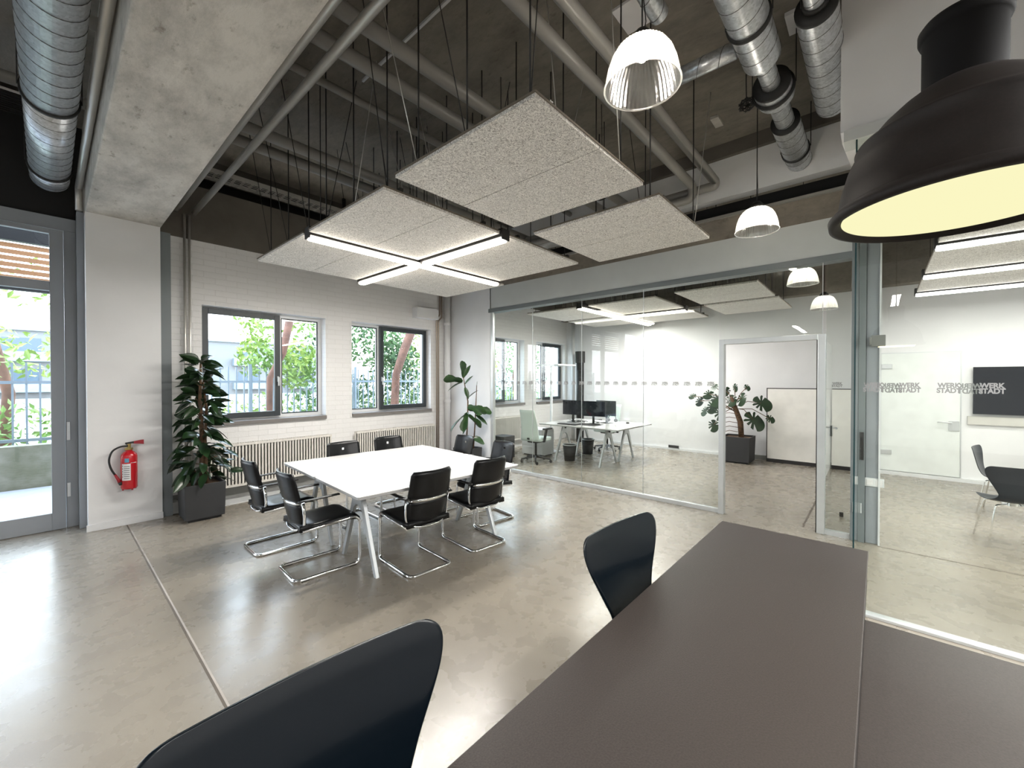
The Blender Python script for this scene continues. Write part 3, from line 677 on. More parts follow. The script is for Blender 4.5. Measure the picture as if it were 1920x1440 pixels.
linear(2.86, 4.03, 2.86, 5.32, Z - 0.03, 'short lamp strip of the glowing cross, half pointing at the brick wall', 'lamp strips of the cross', w=.10)
linear(6.45, 4.1, 9.55, 4.1, Z - 0.04, 'long lamp strip seen through the glass in the office ceiling', 'office lamp strips', w=.12)
linear(8.03, 2.72, 8.03, 4.03, Z - 0.04, 'short lamp strip in the office meeting the long strip', 'office lamp strips', w=.12)
for x_, lb in ((5.63, 'top of the three meeting room lamp strips'), (7.12, 'middle of the three meeting room lamp strips'), (8.52, 'bottom of the three meeting room lamp strips')):
    linear(x_, -3.6, x_, -0.38, 2.9, lb, 'meeting room lamp strips', M['ledw'], .12)

# ---- ribbed bell lamps
def bell():
    t = thing('bell_lamp', (0, 0, 0), '', 'lamp')
    prof = [(.066, .25), (.105, .24), (.14, .212), (.168, .168), (.188, .112), (.199, .06), (.206, .012)]
    mb = MB(); n = 96; vs = []
    # finely ribbed acrylic
    pr = []
    for i in range(len(prof) - 1):
        for k in range(3):
            u = k / 3; pr.append((prof[i][0] * (1 - u) + prof[i + 1][0] * u, prof[i][1] * (1 - u) + prof[i + 1][1] * u))
    pr.append(prof[-1])
    for r, z in pr:
        for k in range(n):
            a = 2 * PI * k / n; rr = r + (0.0022 if k % 2 else -0.0022); vs.append((rr * math.cos(a), rr * math.sin(a), z))
    fs = [(i * n + k, i * n + (k + 1) % n, (i + 1) * n + (k + 1) % n, (i + 1) * n + k) for i in range(len(pr) - 1) for k in range(n)]
    mb.add(vs, fs, False); mb.build('shade', M['shade'], t)
    MB().tube([(.208 * math.cos(a), .208 * math.sin(a), .008) for a in [2 * PI * k / 48 for k in range(48)]], .006, 8, closed=True).build('shade_rim', M['shade'], t)
    MB().lathe([(1e-4, .25), (.07, .25), (.072, .275), (.05, .30), (.035, .32), (1e-4, .32)], n=24).build('cap', M['rod'], t)
    MB().lathe([(1e-4, .15), (.02, .155), (.03, .175), (.03, .20), (.02, .225), (.018, .245), (1e-4, .25)], n=20).build('bulb', M['bulb'], t)
    MB().tube([(0, 0, .32), (0, 0, 1.0)], .005, 6).tube([(.02, 0, .32), (.05, 0, .39), (.01, 0, .49)], .003, 5).build('suspension_cable', M['rod'], t)
    return t
bl = bell()
bells = [((2.26, 1.02, 3.31), 'largest ribbed bell lamp, glowing, nearest the viewer below the ducts', 1.19),
         ((4.44, 0.87, 3.04), 'ribbed bell lamp hanging in front of the grey header, second nearest', 1.4),
         ((6.6, 0.76, 2.9), 'ribbed bell lamp inside the office, higher one of the two behind glass', 1.55),
         ((8.66, 0.70, 2.83), 'smallest ribbed bell lamp, farthest inside the office behind glass', 1.6)]
for i, (p, lb, sc) in enumerate(bells):
    o = bl if i == 0 else dup(bl, p, 0, lb)
    o.location = p; o['label'] = lb; o['group'] = 'ribbed glass bell lamps'
    cab = [c for c in o.children if c.name.startswith('suspension_cable')][0]
    q_ = (1.0, .87, .84, .90)[i]; o.scale = (q_, q_, q_); k_ = ((ZC - p[2]) / q_ - .32) / .68; cab.scale = (1, 1, k_); cab.location = (0, 0, .32 - .32 * k_)
    point('bell_lamp_bulb_light', (p[0], p[1], p[2] + .13 * q_), (6, 5, 2.5, 2)[i], (1, .93, .82), .05)

# ---- big black pendant in the foreground
t = thing('pendant_lamp', (1.357, -0.135, 2.034), 'huge matt black metal pendant lamp with glowing warm inside, top right', 'lamp')
MB().lathe([(.212, .012), (.224, -.005), (.236, -.002), (.238, .012), (.226, .026), (.219, .03), (.212, .075), (.199, .125), (.182, .163), (.186, .168), (.182, .174), (.172, .176), (.160, .19), (.138, .217), (.108, .245), (.085, .262), (.066, .272)], n=96).build('lamp_shade', M['lampb'], t)
MB().lathe([(1e-4, .10), (.16, .10), (.190, .06), (.206, .016), (.211, .008)], n=96).build('light_diffuser', M['lampin'], t)
MB().lathe([(.067, .265), (.067, .385), (.071, .387), (.074, .395), (.074, .41), (.067, .42), (.05, .43), (1e-4, .43)], n=64).build('lamp_neck', M['lampc'], t)
MB().tube([(0, 0, .41), (0, 0, ZC - 2.035)], .006, 8).build('suspension_cable', M['rubber'], t)
area('pendant_lamp_light', (1.36, -0.137, 2.02), (0, 0, 0), .3, .3, 3, (1, .85, .55))

# ================================================================== CONFERENCE FURNITURE
def trestle(t, x, yc, half, ztop, m, name='leg'):
    # an A frame in the YZ plane: splayed legs joined at a block below the top
    for s_ in (-1, 1):
        mb = MB(); a = Vector((x, yc + s_ * .03, ztop - .02)); b = Vector((x, yc + s_ * half, 0.0))
        w0, w1 = .035, .022; vs = []
        for p, w in ((a, w0), (b, w1)):
            for dx, dy in ((-.016, -w), (.016, -w), (.016, w), (-.016, w)): vs.append((p.x + dx, p.y + dy, p.z))
        mb.add(vs, [(0, 1, 2, 3), (7, 6, 5, 4), (0, 4, 5, 1), (1, 5, 6, 2), (2, 6, 7, 3), (3, 7, 4, 0)])
        mb.build(name, m, t, .003)
    MB().prism([(yc - .055, ztop - .01), (yc + .055, ztop - .01), (yc + .10, ztop - .19), (yc + .07, ztop - .20), (yc + .02, ztop - .17), (yc - .02, ztop - .17), (yc - .07, ztop - .20), (yc - .10, ztop - .19)], 'x', x - .02, x + .02).build('leg_bracket', m, t)
    MB().cyl((x - .035, yc, ztop - .06), .022, .07, 'x', 20).build('joint_knob', M['rubber'], t)

def table(name, loc, L, D, rz, label, cat, group, xin=.22, half=.33, H=.74):
    t = thing(name, loc, label, cat, group, rz)
    MB().rbox(-L / 2, L / 2, -D / 2, D / 2, H - .008, H, .025).build('tabletop', M['wtable'], t)
    MB().rbox(-L / 2 + .003, L / 2 - .003, -D / 2 + .003, D / 2 - .003, H - .028, H - .008, .025).build('tabletop_edge', M['tedge'], t)
    for s_ in (-1, 1): trestle(t, s_ * (L / 2 - xin), 0, half, H - .028, M['alu'])
    MB().box(-L / 2 + xin, L / 2 - xin, -.03, .03, H - .075, H - .03).build('crossbeam', M['alu'], t)
    return t
c0 = Vector((2.53, 3.88, 0)); a0 = math.radians(-4)
for s_, lb in ((-1, 'white conference table half with A-shaped legs, nearer the viewer'), (1, 'white conference table half with A-shaped legs, nearer the window wall')):
    off = Vector((-math.sin(a0), math.cos(a0), 0)) * s_ * .476
    table('conference_table', c0 + off, 1.77, .94, a0, lb, 'table', 'two halves of the conference table')

def cantilever():
    t = thing('conference_chair', (0, 0, 0), '', 'chair')
    w = .205; z0 = .013
    half = [(-w, -.22, .405), (-w, .225, .435), (-w, .262, .40), (-w, .268, z0), (-w, -.28, z0)]
    pts = half + [(-p[0], p[1], p[2]) for p in reversed(half)]
    MB().tube(fillet(pts, .055, 6), .0138, 12).build('cantilever_frame', M['chrome'], t)
    for sx_ in (-1, 1):
        for yy in (-.2, .2): MB().box(sx_ * w - .012, sx_ * w + .012, yy - .03, yy + .03, 0, .012).build('glide', M['rubber'], t)
    # seat with waterfall front
    mb = MB(); n = 12; vs = []
    P = [(-.235, .455, .05), (-.1, .452, .05), (.08, .462, .05), (.18, .468, .05), (.235, .455, .045), (.262, .43, .035), (.268, .405, .02)]
    for y_, z_, th in P:
        for i in range(n + 1):
            u = -1 + 2 * i / n; x_ = u * .213; e = (1 - abs(u) ** 6); vs.append((x_, y_, z_ - .012 + .012 * e + .006 * u * u))
        for i in range(n + 1):
            u = 1 - 2 * i / n; vs.append((u * .213, y_ - .004, z_ - th))
    K = 2 * (n + 1); fs = []
    for r in range(len(P) - 1):
        for i in range(K): q = (i + 1) % K; fs.append((r * K + i, r * K + q, (r + 1) * K + q, (r + 1) * K + i))
    fs += [tuple(range(K)), tuple((len(P) - 1) * K + i for i in range(K - 1, -1, -1))]
    mb.add(vs, fs, True); mb.build('seat', M['leather'], t)
    # curved back made of two pads with a chrome band between
    def pad(za, zb, wa, wb, th, name, m, hole=False, yoff=0):
        mb = MB(); nu, nv = 14, 8; vs = []
        def F(u, v, side):
            z_ = za + (zb - za) * v; hw = wa + (wb - wa) * v
            # rounded corners
            cz = min(v, 1 - v) * (zb - za); k = max(0, 1 - cz / .03); hw -= .022 * k * k
            x_ = u * hw; y_ = -.205 - (z_ - .42) * .23 + .045 * u * u - .02 + yoff
            e = max(abs(u) ** 8, k ** 3 * .9)
            return (x_, y_ + side * th / 2 * (1 - .55 * e), z_)
        for side in (1, -1):
            for j_ in range(nv + 1):
                for i in range(nu + 1): vs.append(F(-1 + 2 * i / nu, j_ / nv, side))
        N1 = (nu + 1) * (nv + 1); fs = []
        for s0, fl in ((0, False), (N1, True)):
            for j_ in range(nv):
                for i in range(nu):
                    q = (s0 + j_ * (nu + 1) + i, s0 + j_ * (nu + 1) + i + 1, s0 + (j_ + 1) * (nu + 1) + i + 1, s0 + (j_ + 1) * (nu + 1) + i)
                    fs.append(q[::-1] if fl else q)
        bd = [i for i in range(nu + 1)] + [(j_ + 1) * (nu + 1) - 1 + (0) for j_ in range(1, nv + 1)] + [nv * (nu + 1) + i for i in range(nu - 1, -1, -1)] + [j_ * (nu + 1) for j_ in range(nv - 1, 0, -1)]
        for i in range(len(bd)): a, b = bd[i], bd[(i + 1) % len(bd)]; fs.append((a, b, b + N1, a + N1))
        mb.add(vs, fs, True); return mb.build(name, m, t)
    pad(.635, .885, .205, .198, .036, 'upper_backrest', M['leather'])
    pad(.425, .625, .185, .20, .032, 'lower_backrest', M['leather'])
    pad(.617, .643, .196, .198, .012, 'back_band', M['chrome'], yoff=-.012)
    # small chrome grip set in the upper back
    g = MB(); yb = -.205 - (.80 - .42) * .23 - .02
    g.box(-.013, .013, yb + .013, yb + .021, .785, .815); g.build('back_grip', M['chrome'], t)
    # chrome hoop round the lower back carrying the arms
    hoop = []
    for s_ in (-1,):
        hoop = [(-.213, -.215, .645), (-.208, -.20, .50), (-.195, -.205, .425), (-.10, -.245, .400), (0, -.25, .396)]
    pts = hoop + [(-p[0], p[1], p[2]) for p in reversed(hoop[:-1])]
    MB().tube(fillet(pts, .04, 4), .010, 10, sq=(1.25, .75)).build('back_hoop', M['chrome'], t)
    for s_ in (-1, 1):
        a = fillet([(s_ * .212, -.255, .655), (s_ * .232, -.20, .662), (s_ * .235, -.02, .668), (s_ * .228, .07, .668)], .04, 4)
        MB().tube(a, .013, 10, sq=(1.5, .7)).build('armrest', M['armb'], t)
    return t
cc = cantilever()
chairs = [((1.60, 3.70, 0), -93, 'black cantilever chair at the left table end, nearer the viewer'),
          ((1.56, 4.50, 0), -91, 'black cantilever chair at the left table end, closer to the potted rubber tree'),
          ((2.20, 3.14, 0), -4, 'black cantilever chair seen from behind on the near side, left one with back towards viewer'),
          ((2.91, 3.12, 0), -6, 'black cantilever chair seen from behind on the near side, right one'),
          ((2.40, 4.64, 0), 178, 'black cantilever chair on the far side, backed by the gap between the radiators, left one'),
          ((3.02, 4.66, 0), 176, 'black cantilever chair on the far side in front of the right radiator'),
          ((3.50, 4.25, 0), 84, 'black cantilever chair at the right table end, beside the corner plant'),
          ((3.46, 3.50, 0), 82, 'black cantilever chair at the right table end, close to glass partition')]
for i, (p, a, lb) in enumerate(chairs):
    o = cc if i == 0 else dup(cc, p, 0, lb)
    o.location = p; o.rotation_euler = (0, 0, math.radians(a)); o['label'] = lb; o['group'] = 'black cantilever chairs round the conference table'

# ================================================================== COUNTER, STOOLS, SHELL CHAIRS
t = thing('counter_table', (0.95, .335, 0), 'long grey-brown counter table with thin edge filling the foreground', 'table')
MB().box(-1.45, 1.43, -.305, .285, .875, .90).build('worktop', M['counter'], t, .002)
MB().box(-1.44, 1.40, -.302, -.28, .76, .874).build('apron', M['dark'], t)
MB().box(1.32, 1.38, -.29, .27, 0, .874).build('leg_panel', M['dark'], t)
MB().box(-1.40, -1.36, -.29, .27, 0, .874).build('leg_panel', M['dark'], t)
t = thing('low_sideboard', (1.15, -.75, 0), 'lower grey-brown worktop at bottom right beside the counter', 'table')
MB().box(-1.3, .905, -1.0, .785, .70, .74).build('worktop', M['counter'], t, .002)
MB().box(-1.25, .86, -.95, .76, 0.0, .70).build('cabinet_body', M['dark'], t)

def shell_chair(name, seat, m, stool, group=None):
    t = thing(name, (0, 0, 0), '', 'stool' if stool else 'chair')
    # profile from seat front to top of back: (y, z, halfwidth)
    pr = [(.225, -.022, .14), (.215, -.006, .185), (.16, .004, .212), (.06, 0, .222), (-.06, -.008, .215), (-.13, 0, .19), (-.165, .022, .158), (-.187, .06, .138), (-.2, .10, .158), (-.212, .15, .180), (-.224, .20, .206), (-.237, .26, .238), (-.246, .30, .250), (-.252, .328, .252), (-.257, .348, .244), (-.261, .360, .228), (-.2625, .3645, .216), (-.2627, .366, .20)]
    n = 18; vs = []
    for j_, (y_, z_, hw) in enumerate(pr):
        back = min(1, max(0, z_ / .2))
        for i in range(n + 1):
            u = -1 + 2 * i / n; vs.append((u * hw, y_ + back * .022 * u * u * (hw / .24) ** 2, seat + z_ + (1 - back) * .018 * u * u))
    fs = [(j_ * (n + 1) + i, j_ * (n + 1) + i + 1, (j_ + 1) * (n + 1) + i + 1, (j_ + 1) * (n + 1) + i) for j_ in range(len(pr) - 1) for i in range(n)]
    o = MB().add(vs, fs, True).build('seat_shell', m, t)
    so = o.modifiers.new('solid', 'SOLIDIFY'); so.thickness = .009; so.offset = 0
    sb = o.modifiers.new('sub', 'SUBSURF'); sb.levels = 1; sb.render_levels = 2
    MB().cyl((0, .0, seat - .045), .07, .03, 'z', 20).build('seat_boss', M['chrome'], t)
    fx, fy = (.21, .20) if not stool else (.22, .21)
    for sx_ in (-1, 1):
        for sy_ in (-1, 1):
            MB().tube(fillet([(sx_ * .05, sy_ * .05, seat - .03), (sx_ * .15, sy_ * .14, seat - .035), (sx_ * fx, sy_ * fy, .0)], .03, 4), .0075, 10).build('leg', M['chrome'], t)
    if stool:
        k = .70; q = [(sx_ * (.15 + (fx - .15) * k), sy_ * (.14 + (fy - .14) * k), (seat) * (1 - k)) for sx_, sy_ in ((-1, -1), (1, -1), (1, 1), (-1, 1))]
        MB().tube(fillet(q, .02, 3, True), .006, 8, closed=True).build('foot_ring', M['chrome'], t)
    return t
st = shell_chair('counter_stool', .71, M['shell'], True)
st.location = (.330, .545, 0); st.rotation_euler = (0, 0, math.radians(177)); st.scale = (1.12, 1.08, 1.012); st['label'] = 'glossy dark shell counter stool cropped by the bottom edge, very close to viewer'; st['group'] = 'shell stools at the counter'
dup(st, (1.49, .52, 0), math.radians(175), 'glossy dark shell counter stool farther along the counter, whole back visible').scale = (1.03, 1.03, 1)
sc = shell_chair('shell_chair', .44, M['shell2'], False)
sc.location = (6.40, -1.0, 0); sc.rotation_euler = (0, 0, math.radians(-82)); sc['label'] = 'dark shell chair with slim steel legs in the meeting room, its wide back towards viewer'; sc['group'] = 'shell chairs in the meeting room'
dup(sc, (7.80, -1.16, 0), math.radians(165), 'dark shell chair in the meeting room seen from its narrow side')
dup(sc, (8.6, -1.75, 0), math.radians(95), 'dark shell chair in the meeting room, only its tip showing at right edge')
mb = MB(); mb.tube([(.09 * math.cos(a), .05 * math.sin(a), .006) for a in [2 * PI * k / 20 for k in range(20)]], .005, 6, closed=True)
o = mb.build('cable_loop', M['rubber'], None, loc=(6.6, -1.3, 0)); tag(o, 'small black cable loop on floor behind the meeting room chair', 'cable')

# ================================================================== RADIATORS
def radiator(x0, x1, label, z0=.20, z1=.78):
    L = x1 - x0; t = thing('radiator', (x0, YW - .13, z0), label, 'radiator', 'panel radiators under the windows')
    mb = MB(); n = int(L / .04); vs = []; H = z1 - z0
    prof = []
    for i in range(n):
        x_ = L * i / n; d = L / n; prof += [(x_, 0), (x_ + d * .35, 0), (x_ + d * .5, -.006), (x_ + d * .85, -.006)]
    prof.append((L, 0))
    for x_, y_ in prof: vs += [(x_, y_, .03), (x_, y_, H - .03)]
    fs = [(2 * i, 2 * i + 2, 2 * i + 3, 2 * i + 1) for i in range(len(prof) - 1)]
    mb.add(vs, fs); mb.box(0, L, .0, .07, 0.0, H); mb.box(0, L, -.016, .0, 0, .03); mb.box(0, L, -.016, .0, H - .03, H)
    mb.build('radiator_panel', M['rad'], t)
    mb = MB()
    for k in range(int(L / .03)): mb.box(k * .03 + .005, k * .03 + .012, .0, .06, H + .001, H + .006)
    mb.build('top_grille', M['rad'], t)
    MB().tube([(L - .02, .03, 0), (L - .02, .03, -.07), (L - .02, .07, -.1)], .01, 8).build('valve_pipe', M['whiteframe'], t)
    for k in (.2, L - .2): MB().box(k - .02, k + .02, .07, .1, .1, .4).build('wall_bracket', M['whiteframe'], t)
radiator(1.30, 3.0, 'white ribbed panel radiator under the large left window')
radiator(3.42, 5.06, 'white ribbed panel radiator under the second window')
radiator(6.3, 7.9, 'white panel radiator inside the office under its first window')
o = MB().box(0, .32, 0, .002, 0, 1).build('pipe_cover', M['rad'], None, loc=(3.05, YW - .02, .2)); bpy.data.objects.remove(o)

# corner pipes and boxed duct
pipe('wall_pipe', [(5.16, YW - .05, 0.15), (5.16, YW - .05, 2.88), (5.24, YW - .05, 2.95), (5.24, YW - .05, 3.8)], .014, M['copper'], 'thin dark pipe in the room corner next to the second window, left one', 'pipe', fl=.03)
pipe('wall_pipe', [(5.205, YW - .05, 0.15), (5.205, YW - .05, 2.83), (5.285, YW - .05, 2.9), (5.285, YW - .05, 3.8)], .014, M['copper'], 'thin dark pipe in the room corner next to the second window, right one', 'pipe', fl=.03)
t = thing('downpipe', (5.40, YW - .09, 0), 'fat white downpipe standing in the room corner', 'pipe')
MB().tube([(0, 0, 0.0), (0, 0, 3.8)], .062, 20).build('pipe_run', M['wall'], t)
for z in (1.2, 2.0, 2.75): MB().cyl((0, 0, z), .07, .05, 'z', 20).build('socket_joint', M['wall'], t)
o = MB().box(4.62, 5.12, YW - .16, YW - .0, 2.83, 3.02).build('duct_box', M['wall']); tag(o, 'white boxed duct on the brick wall right of and above second window', 'duct box')
for x_, lb in ((9.55, 'white vertical pipe in the office corner, right of black pipe'), (9.05 + .15, 'white vertical pipe between office window and black pipe')):
    pass
pipe('wall_pipe', [(9.62, 6.3, 0), (9.62, 6.3, 3.26)], .05, M['whiteframe'], 'white vertical pipe in the office corner right of the black one', 'pipe')
t = thing('black_duct_pipe', (9.42, 5.95, .0), 'black vertical flue pipe in the far office corner', 'pipe')
MB().tube([(0, 0, 0), (0, 0, 2.1)], .10, 20).build('pipe_run', M['rubber'], t)
MB().cyl((0, 0, 2.1), .13, .3, 'z', 24).build('hood', M['rubber'], t)

# ================================================================== FIRE EXTINGUISHER
t = thing('fire_extinguisher', (.60, 6.30, .43), 'red fire extinguisher hanging on the white pillar', 'fire extinguisher')
R_ = .072
MB().lathe([(1e-4, .0), (R_ * .9, .0), (R_, .012), (R_, .36), (R_ * .93, .385), (R_ * .65, .41), (.03, .42), (.03, .44), (1e-4, .44)], n=40).build('cylinder', M['red'], t)
for a in (0, 90, 180, 270): MB().box(R_ * .8 * math.cos(math.radians(a + 20)) - .008, R_ * .8 * math.cos(math.radians(a + 20)) + .008, R_ * .8 * math.sin(math.radians(a + 20)) - .008, R_ * .8 * math.sin(math.radians(a + 20)) + .008, -.014, .003).build('foot', M['dred'], t)
def arcpatch(a0, a1, z0, z1, r, name, m, par):
    n = 12; vs = []
    for i in range(n + 1):
        a = math.radians(a0 + (a1 - a0) * i / n); vs += [(r * math.cos(a), r * math.sin(a), z0), (r * math.cos(a), r * math.sin(a), z1)]
    return MB().add(vs, [(2 * i, 2 * i + 2, 2 * i + 3, 2 * i + 1) for i in range(n)], True).build(name, m, par)
lab = arcpatch(212, 275, .10, .285, R_ + .0008, 'instruction_label', M['label'], t)
for k in range(7): arcpatch(228, 268, .12 + k * .022, .127 + k * .022, R_ + .0014, 'printed_line', M['ink'], lab)
for k in range(5): arcpatch(215, 221, .135 + k * .03, .148 + k * .03, R_ + .0014, 'pictogram', M['ink'], lab)
arcpatch(235, 265, .30, .345, R_ + .0012, 'round_badge', M['blue'], t)
arcpatch(275, 318, .29, .295, R_ + .001, 'pale_stripe', M['label'], t)
MB().cyl((0, 0, .435), .036, .02, 'z', 20).cyl((0, 0, .45), .018, .05, 'z', 16).build('valve', M['brass'], t)
MB().beam((-.03, -.0, .505), (.05, 0, .515), .022, .02, (0, 0, 1)).beam((-.02, 0, .49), (.0, 0, .51), .02, .02, (0, 0, 1)).build('lever', M['rubber'], t)
MB().add([(x_, y_, z_) for x_, w_, a, b in ((.03, .010, .500, .522), (.09, .016, .492, .532), (.125, .018, .485, .535)) for y_, z_ in ((-w_, a), (w_, a), (w_, b), (-w_, b))],
         [(0, 1, 2, 3)] + [(k * 4 + i, k * 4 + (i + 1) % 4, k * 4 + 4 + (i + 1) % 4, k * 4 + 4 + i) for k in range(2) for i in range(4)] + [(8, 11, 10, 9)]).build('carry_handle', M['dred'], t)
hp = fillet([(-.01, -.01, .478), (-.07, -.02, .48), (-.14, -.02, .44), (-.168, -.02, .34), (-.15, -.02, .24), (-.10, -.02, .14)], .05, 6)
h = MB().tube(hp, .0095, 12).build('hose', M['rubber'], t)
MB().tube([(-.118, -.02, .175), (-.095, -.02, .125), (-.08, -.02, .085)], [.012, .014, .017], 12).build('nozzle', M['dred'], h)
MB().tube([(-.08, -.02, .085), (-.066, -.02, .055)], .019, 12).build('nozzle_tip', M['rubber'], h)
MB().box(-.03, .03, R_ - .01, .088, .30, .36).build('wall_bracket', M['dark'], t)

# ================================================================== PLANTS
def leafshape(kind):
    if kind == 'rubber': L = [(0, .0), (.12, .11), (.3, .185), (.5, .205), (.7, .17), (.88, .09), (1, .0)]
    elif kind == 'fiddle': L = [(0, .05), (.1, .16), (.25, .19), (.4, .17), (.6, .27), (.8, .30), (.93, .2), (1, .03)]
    else: L = [(0, .0), (.15, .09), (.4, .12), (.7, .09), (1, 0)]
    return L
def add_leaf(mb, base, d, L, droop, kind, roll=0.0, wf=1.0):
    d = Vector(d).normalized(); up = Vector((0, 0, 1)); side = d.cross(up)
    if side.length < .1: side = Vector((1, 0, 0))
    side.normalize(); side = Matrix.Rotation(roll, 3, d) @ side; nrm = side.cross(d).normalized()
    prof = leafshape(kind); vs = []
    for (tt, w) in prof:
        c = base + d * L * tt - Vector((0, 0, 1)) * droop * L * tt * tt
        for u in (-1, -.5, 0, .5, 1): vs.append(c + side * w * L * u * wf + nrm * (abs(u) * w * L * .3))
    fs = [(r * 5 + i, r * 5 + i + 1, (r + 1) * 5 + i + 1, (r + 1) * 5 + i) for r in range(len(prof) - 1) for i in range(4)]
    mb.add(vs, fs, True)
def pot(t, w, h):
    vs = []
    mb = MB(); mb.add([(sx_ * a, sy_ * a, z_) for a, z_ in ((w / 2 * .95, .03), (w / 2, h), (w / 2 - .02, h), (w / 2 - .02, h - .05)) for sx_, sy_ in ((-1, -1), (1, -1), (1, 1), (-1, 1))],
           [(0, 3, 2, 1)] + [(k * 4 + i, k * 4 + (i + 1) % 4, k * 4 + 4 + (i + 1) % 4, k * 4 + 4 + i) for k in range(3) for i in range(4)])
    mb.box(-w / 2 * .8, w / 2 * .8, -w / 2 * .8, w / 2 * .8, 0, .03); mb.build('pot', M['pot'], t, .004)
    MB().box(-w / 2 + .02, w / 2 - .02, -w / 2 + .02, w / 2 - .02, h - .06, h - .03).build('soil', M['soil'], t)
# rubber tree by the pillar
t = thing('potted_rubber_tree', (1.22, 6.08, 0), 'tall leafy rubber tree in square anthracite pot beside the pillar', 'plant')
pot(t, .40, .43)
r3 = random.Random(11)
MB().tube([(.0, .0, .38), (.01, .0, .9), (-.01, 0, 1.4), (.0, 0, 1.85)], [.028, .026, .02, .01], 10).tube([(.05, -.02, .38), (.03, -.03, .9), (.05, -.02, 1.3), (.02, 0, 1.62)], [.018, .016, .014, .01], 8).build('trunk', M['stem'], t)
mb = MB()
for k in range(185):
    z_ = .47 + 1.42 * (k / 184) ** 0.95 + r3.uniform(-.04, .04); a = k * 2.4 + r3.uniform(-.6, .6)
    f = (z_ - .45) / 1.45; L = (.17 + .07 * (1 - abs(f - .45))) * r3.uniform(.75, 1.15); reach = (.20 * (1 - f) + .03) * r3.uniform(.1, 1.25)
    el = .7 * f - .25 + r3.uniform(-.75, .55)
    base = Vector((math.cos(a) * reach, math.sin(a) * reach, z_))
    if base.y > .1: base.y = .1
    d = Vector((math.cos(a + r3.uniform(-.7, .7)), math.sin(a) * (.45 if math.sin(a) > 0 else 1), el))
    add_leaf(mb, base, d, L, .5 * (1 - f * .5) * r3.uniform(.2, 1.2), 'rubber', r3.uniform(-1.1, 1.1), r3.uniform(.9, 1.25))
mb.build('foliage', M['leaf'], t)
mb = MB()
for k in range(34):
    z_ = .55 + 1.2 * k / 34; a = k * 2.4; rr = .2 * (1 - (z_ - .45) / 1.5); mb.tube([(0, 0, z_ - .06), (math.cos(a) * rr, min(.1, math.sin(a) * rr), z_)], .005, 5)
mb.build('branches', M['stem'], t)
# fiddle leaf plant in the corner
t = thing('potted_fiddle_leaf_fig', (5.15, 5.68, 0), 'sparse fiddle leaf fig with two bare stems in the far room corner', 'plant')
pot(t, .38, .40)
MB().tube([(-.02, .02, .36), (0, 0, .9), (.01, .0, 1.25), (-.08, .03, 1.7)], [.014, .013, .012, .008], 8).tube([(.07, -.08, .36), (.10, -.1, .9), (.12, -.12, 1.55)], [.013, .011, .006], 8).build('stem', M['stem'], t)
mb = MB(); r4 = random.Random(5)
fx = [((-.08, .03, 1.68), (-.1, 0, 1), .32, 0, 0), ((-.08, .03, 1.68), (.45, -.45, 1.1), .28, 0, 1), ((-.09, .03, 1.62), (-.8, .65, .25), .36, .15, 1), ((-.08, .03, 1.6), (-.8, .5, -.25), .30, .3, .3), ((-.06, .02, 1.55), (.5, -.55, .8), .24, .0, .5), ((-.05, .02, 1.52), (.1, -.3, -.9), .24, 0, .8),
      ((-.0, .0, 1.3), (.6, -.5, .7), .28, .1, 0), ((0, 0, 1.1), (.55, -.75, .15), .36, .3, -1.2), ((0, 0, 1.15), (.2, -.9, .0), .32, .4, 1.1), ((0, 0, 1.05), (-.4, -.2, -.6), .34, .2, .2), ((0, 0, 1.0), (.3, -.6, -.5), .33, .1, -1.0), ((0, 0, 1.02), (-.7, .2, -.3), .36, .5, .3), ((.1, -.1, 1.05), (.7, -.6, .3), .32, .3, 1.2), ((.1, -.1, 1.0), (.5, -.7, -.6), .28, .1, .6),
      ((.12, -.12, 1.53), (.1, -.1, 1), .1, 0, 0), ((-.02, .0, .55), (.6, -.7, .25), .34, .5, .8), ((0, 0, .8), (-.6, -.1, -.5), .18, .2, 0)]
for b_, d_, L, dr, ro in fx: add_leaf(mb, Vector(b_), d_, L, dr, 'fiddle' if L > .3 else 'rubber', ro, .85)
mb.build('foliage', M['leaf2'], t)
# monstera
t = thing('potted_monstera', (9.25, 2.12, 0), 'monstera with split leaves and thick stem in square dark pot inside the office', 'plant')
pot(t, .52, .52)
MB().tube([(.05, -.05, .46), (.04, -.03, .8), (-.05, .05, 1.1), (-.12, .1, 1.3)], [.05, .055, .045, .03], 10).build('stem', M['stem'], t)
def monstera_leaf(mb, c, nrm, upd, R0, seed):
    nrm = Vector(nrm).normalized(); u = Vector(upd); u = (u - nrm * u.dot(nrm)).normalized(); s_ = nrm.cross(u); n = 40
    c = Vector(c); vs = [c]; rr = random.Random(seed)
    for i in range(n):
        a = 2 * PI * i / n; heart = .72 + .28 * math.cos(a) if True else 1
        r = R0 * (0.62 + .38 * math.cos(a) ** 2) * (1.0 if math.cos(a) > -.6 else .75)
        if i % 4 == 0 and .25 < (i / n) < .95 and abs(math.sin(a)) > .3: r *= .38
        vs.append(c + u * math.cos(a) * r * 1.05 + s_ * math.sin(a) * r + nrm * (-.12 * r * r / R0))
    mb.add(vs, [(0, 1 + i, 1 + (i + 1) % n) for i in range(n)], True)
mb = MB(); st_ = MB(); r5 = random.Random(9)
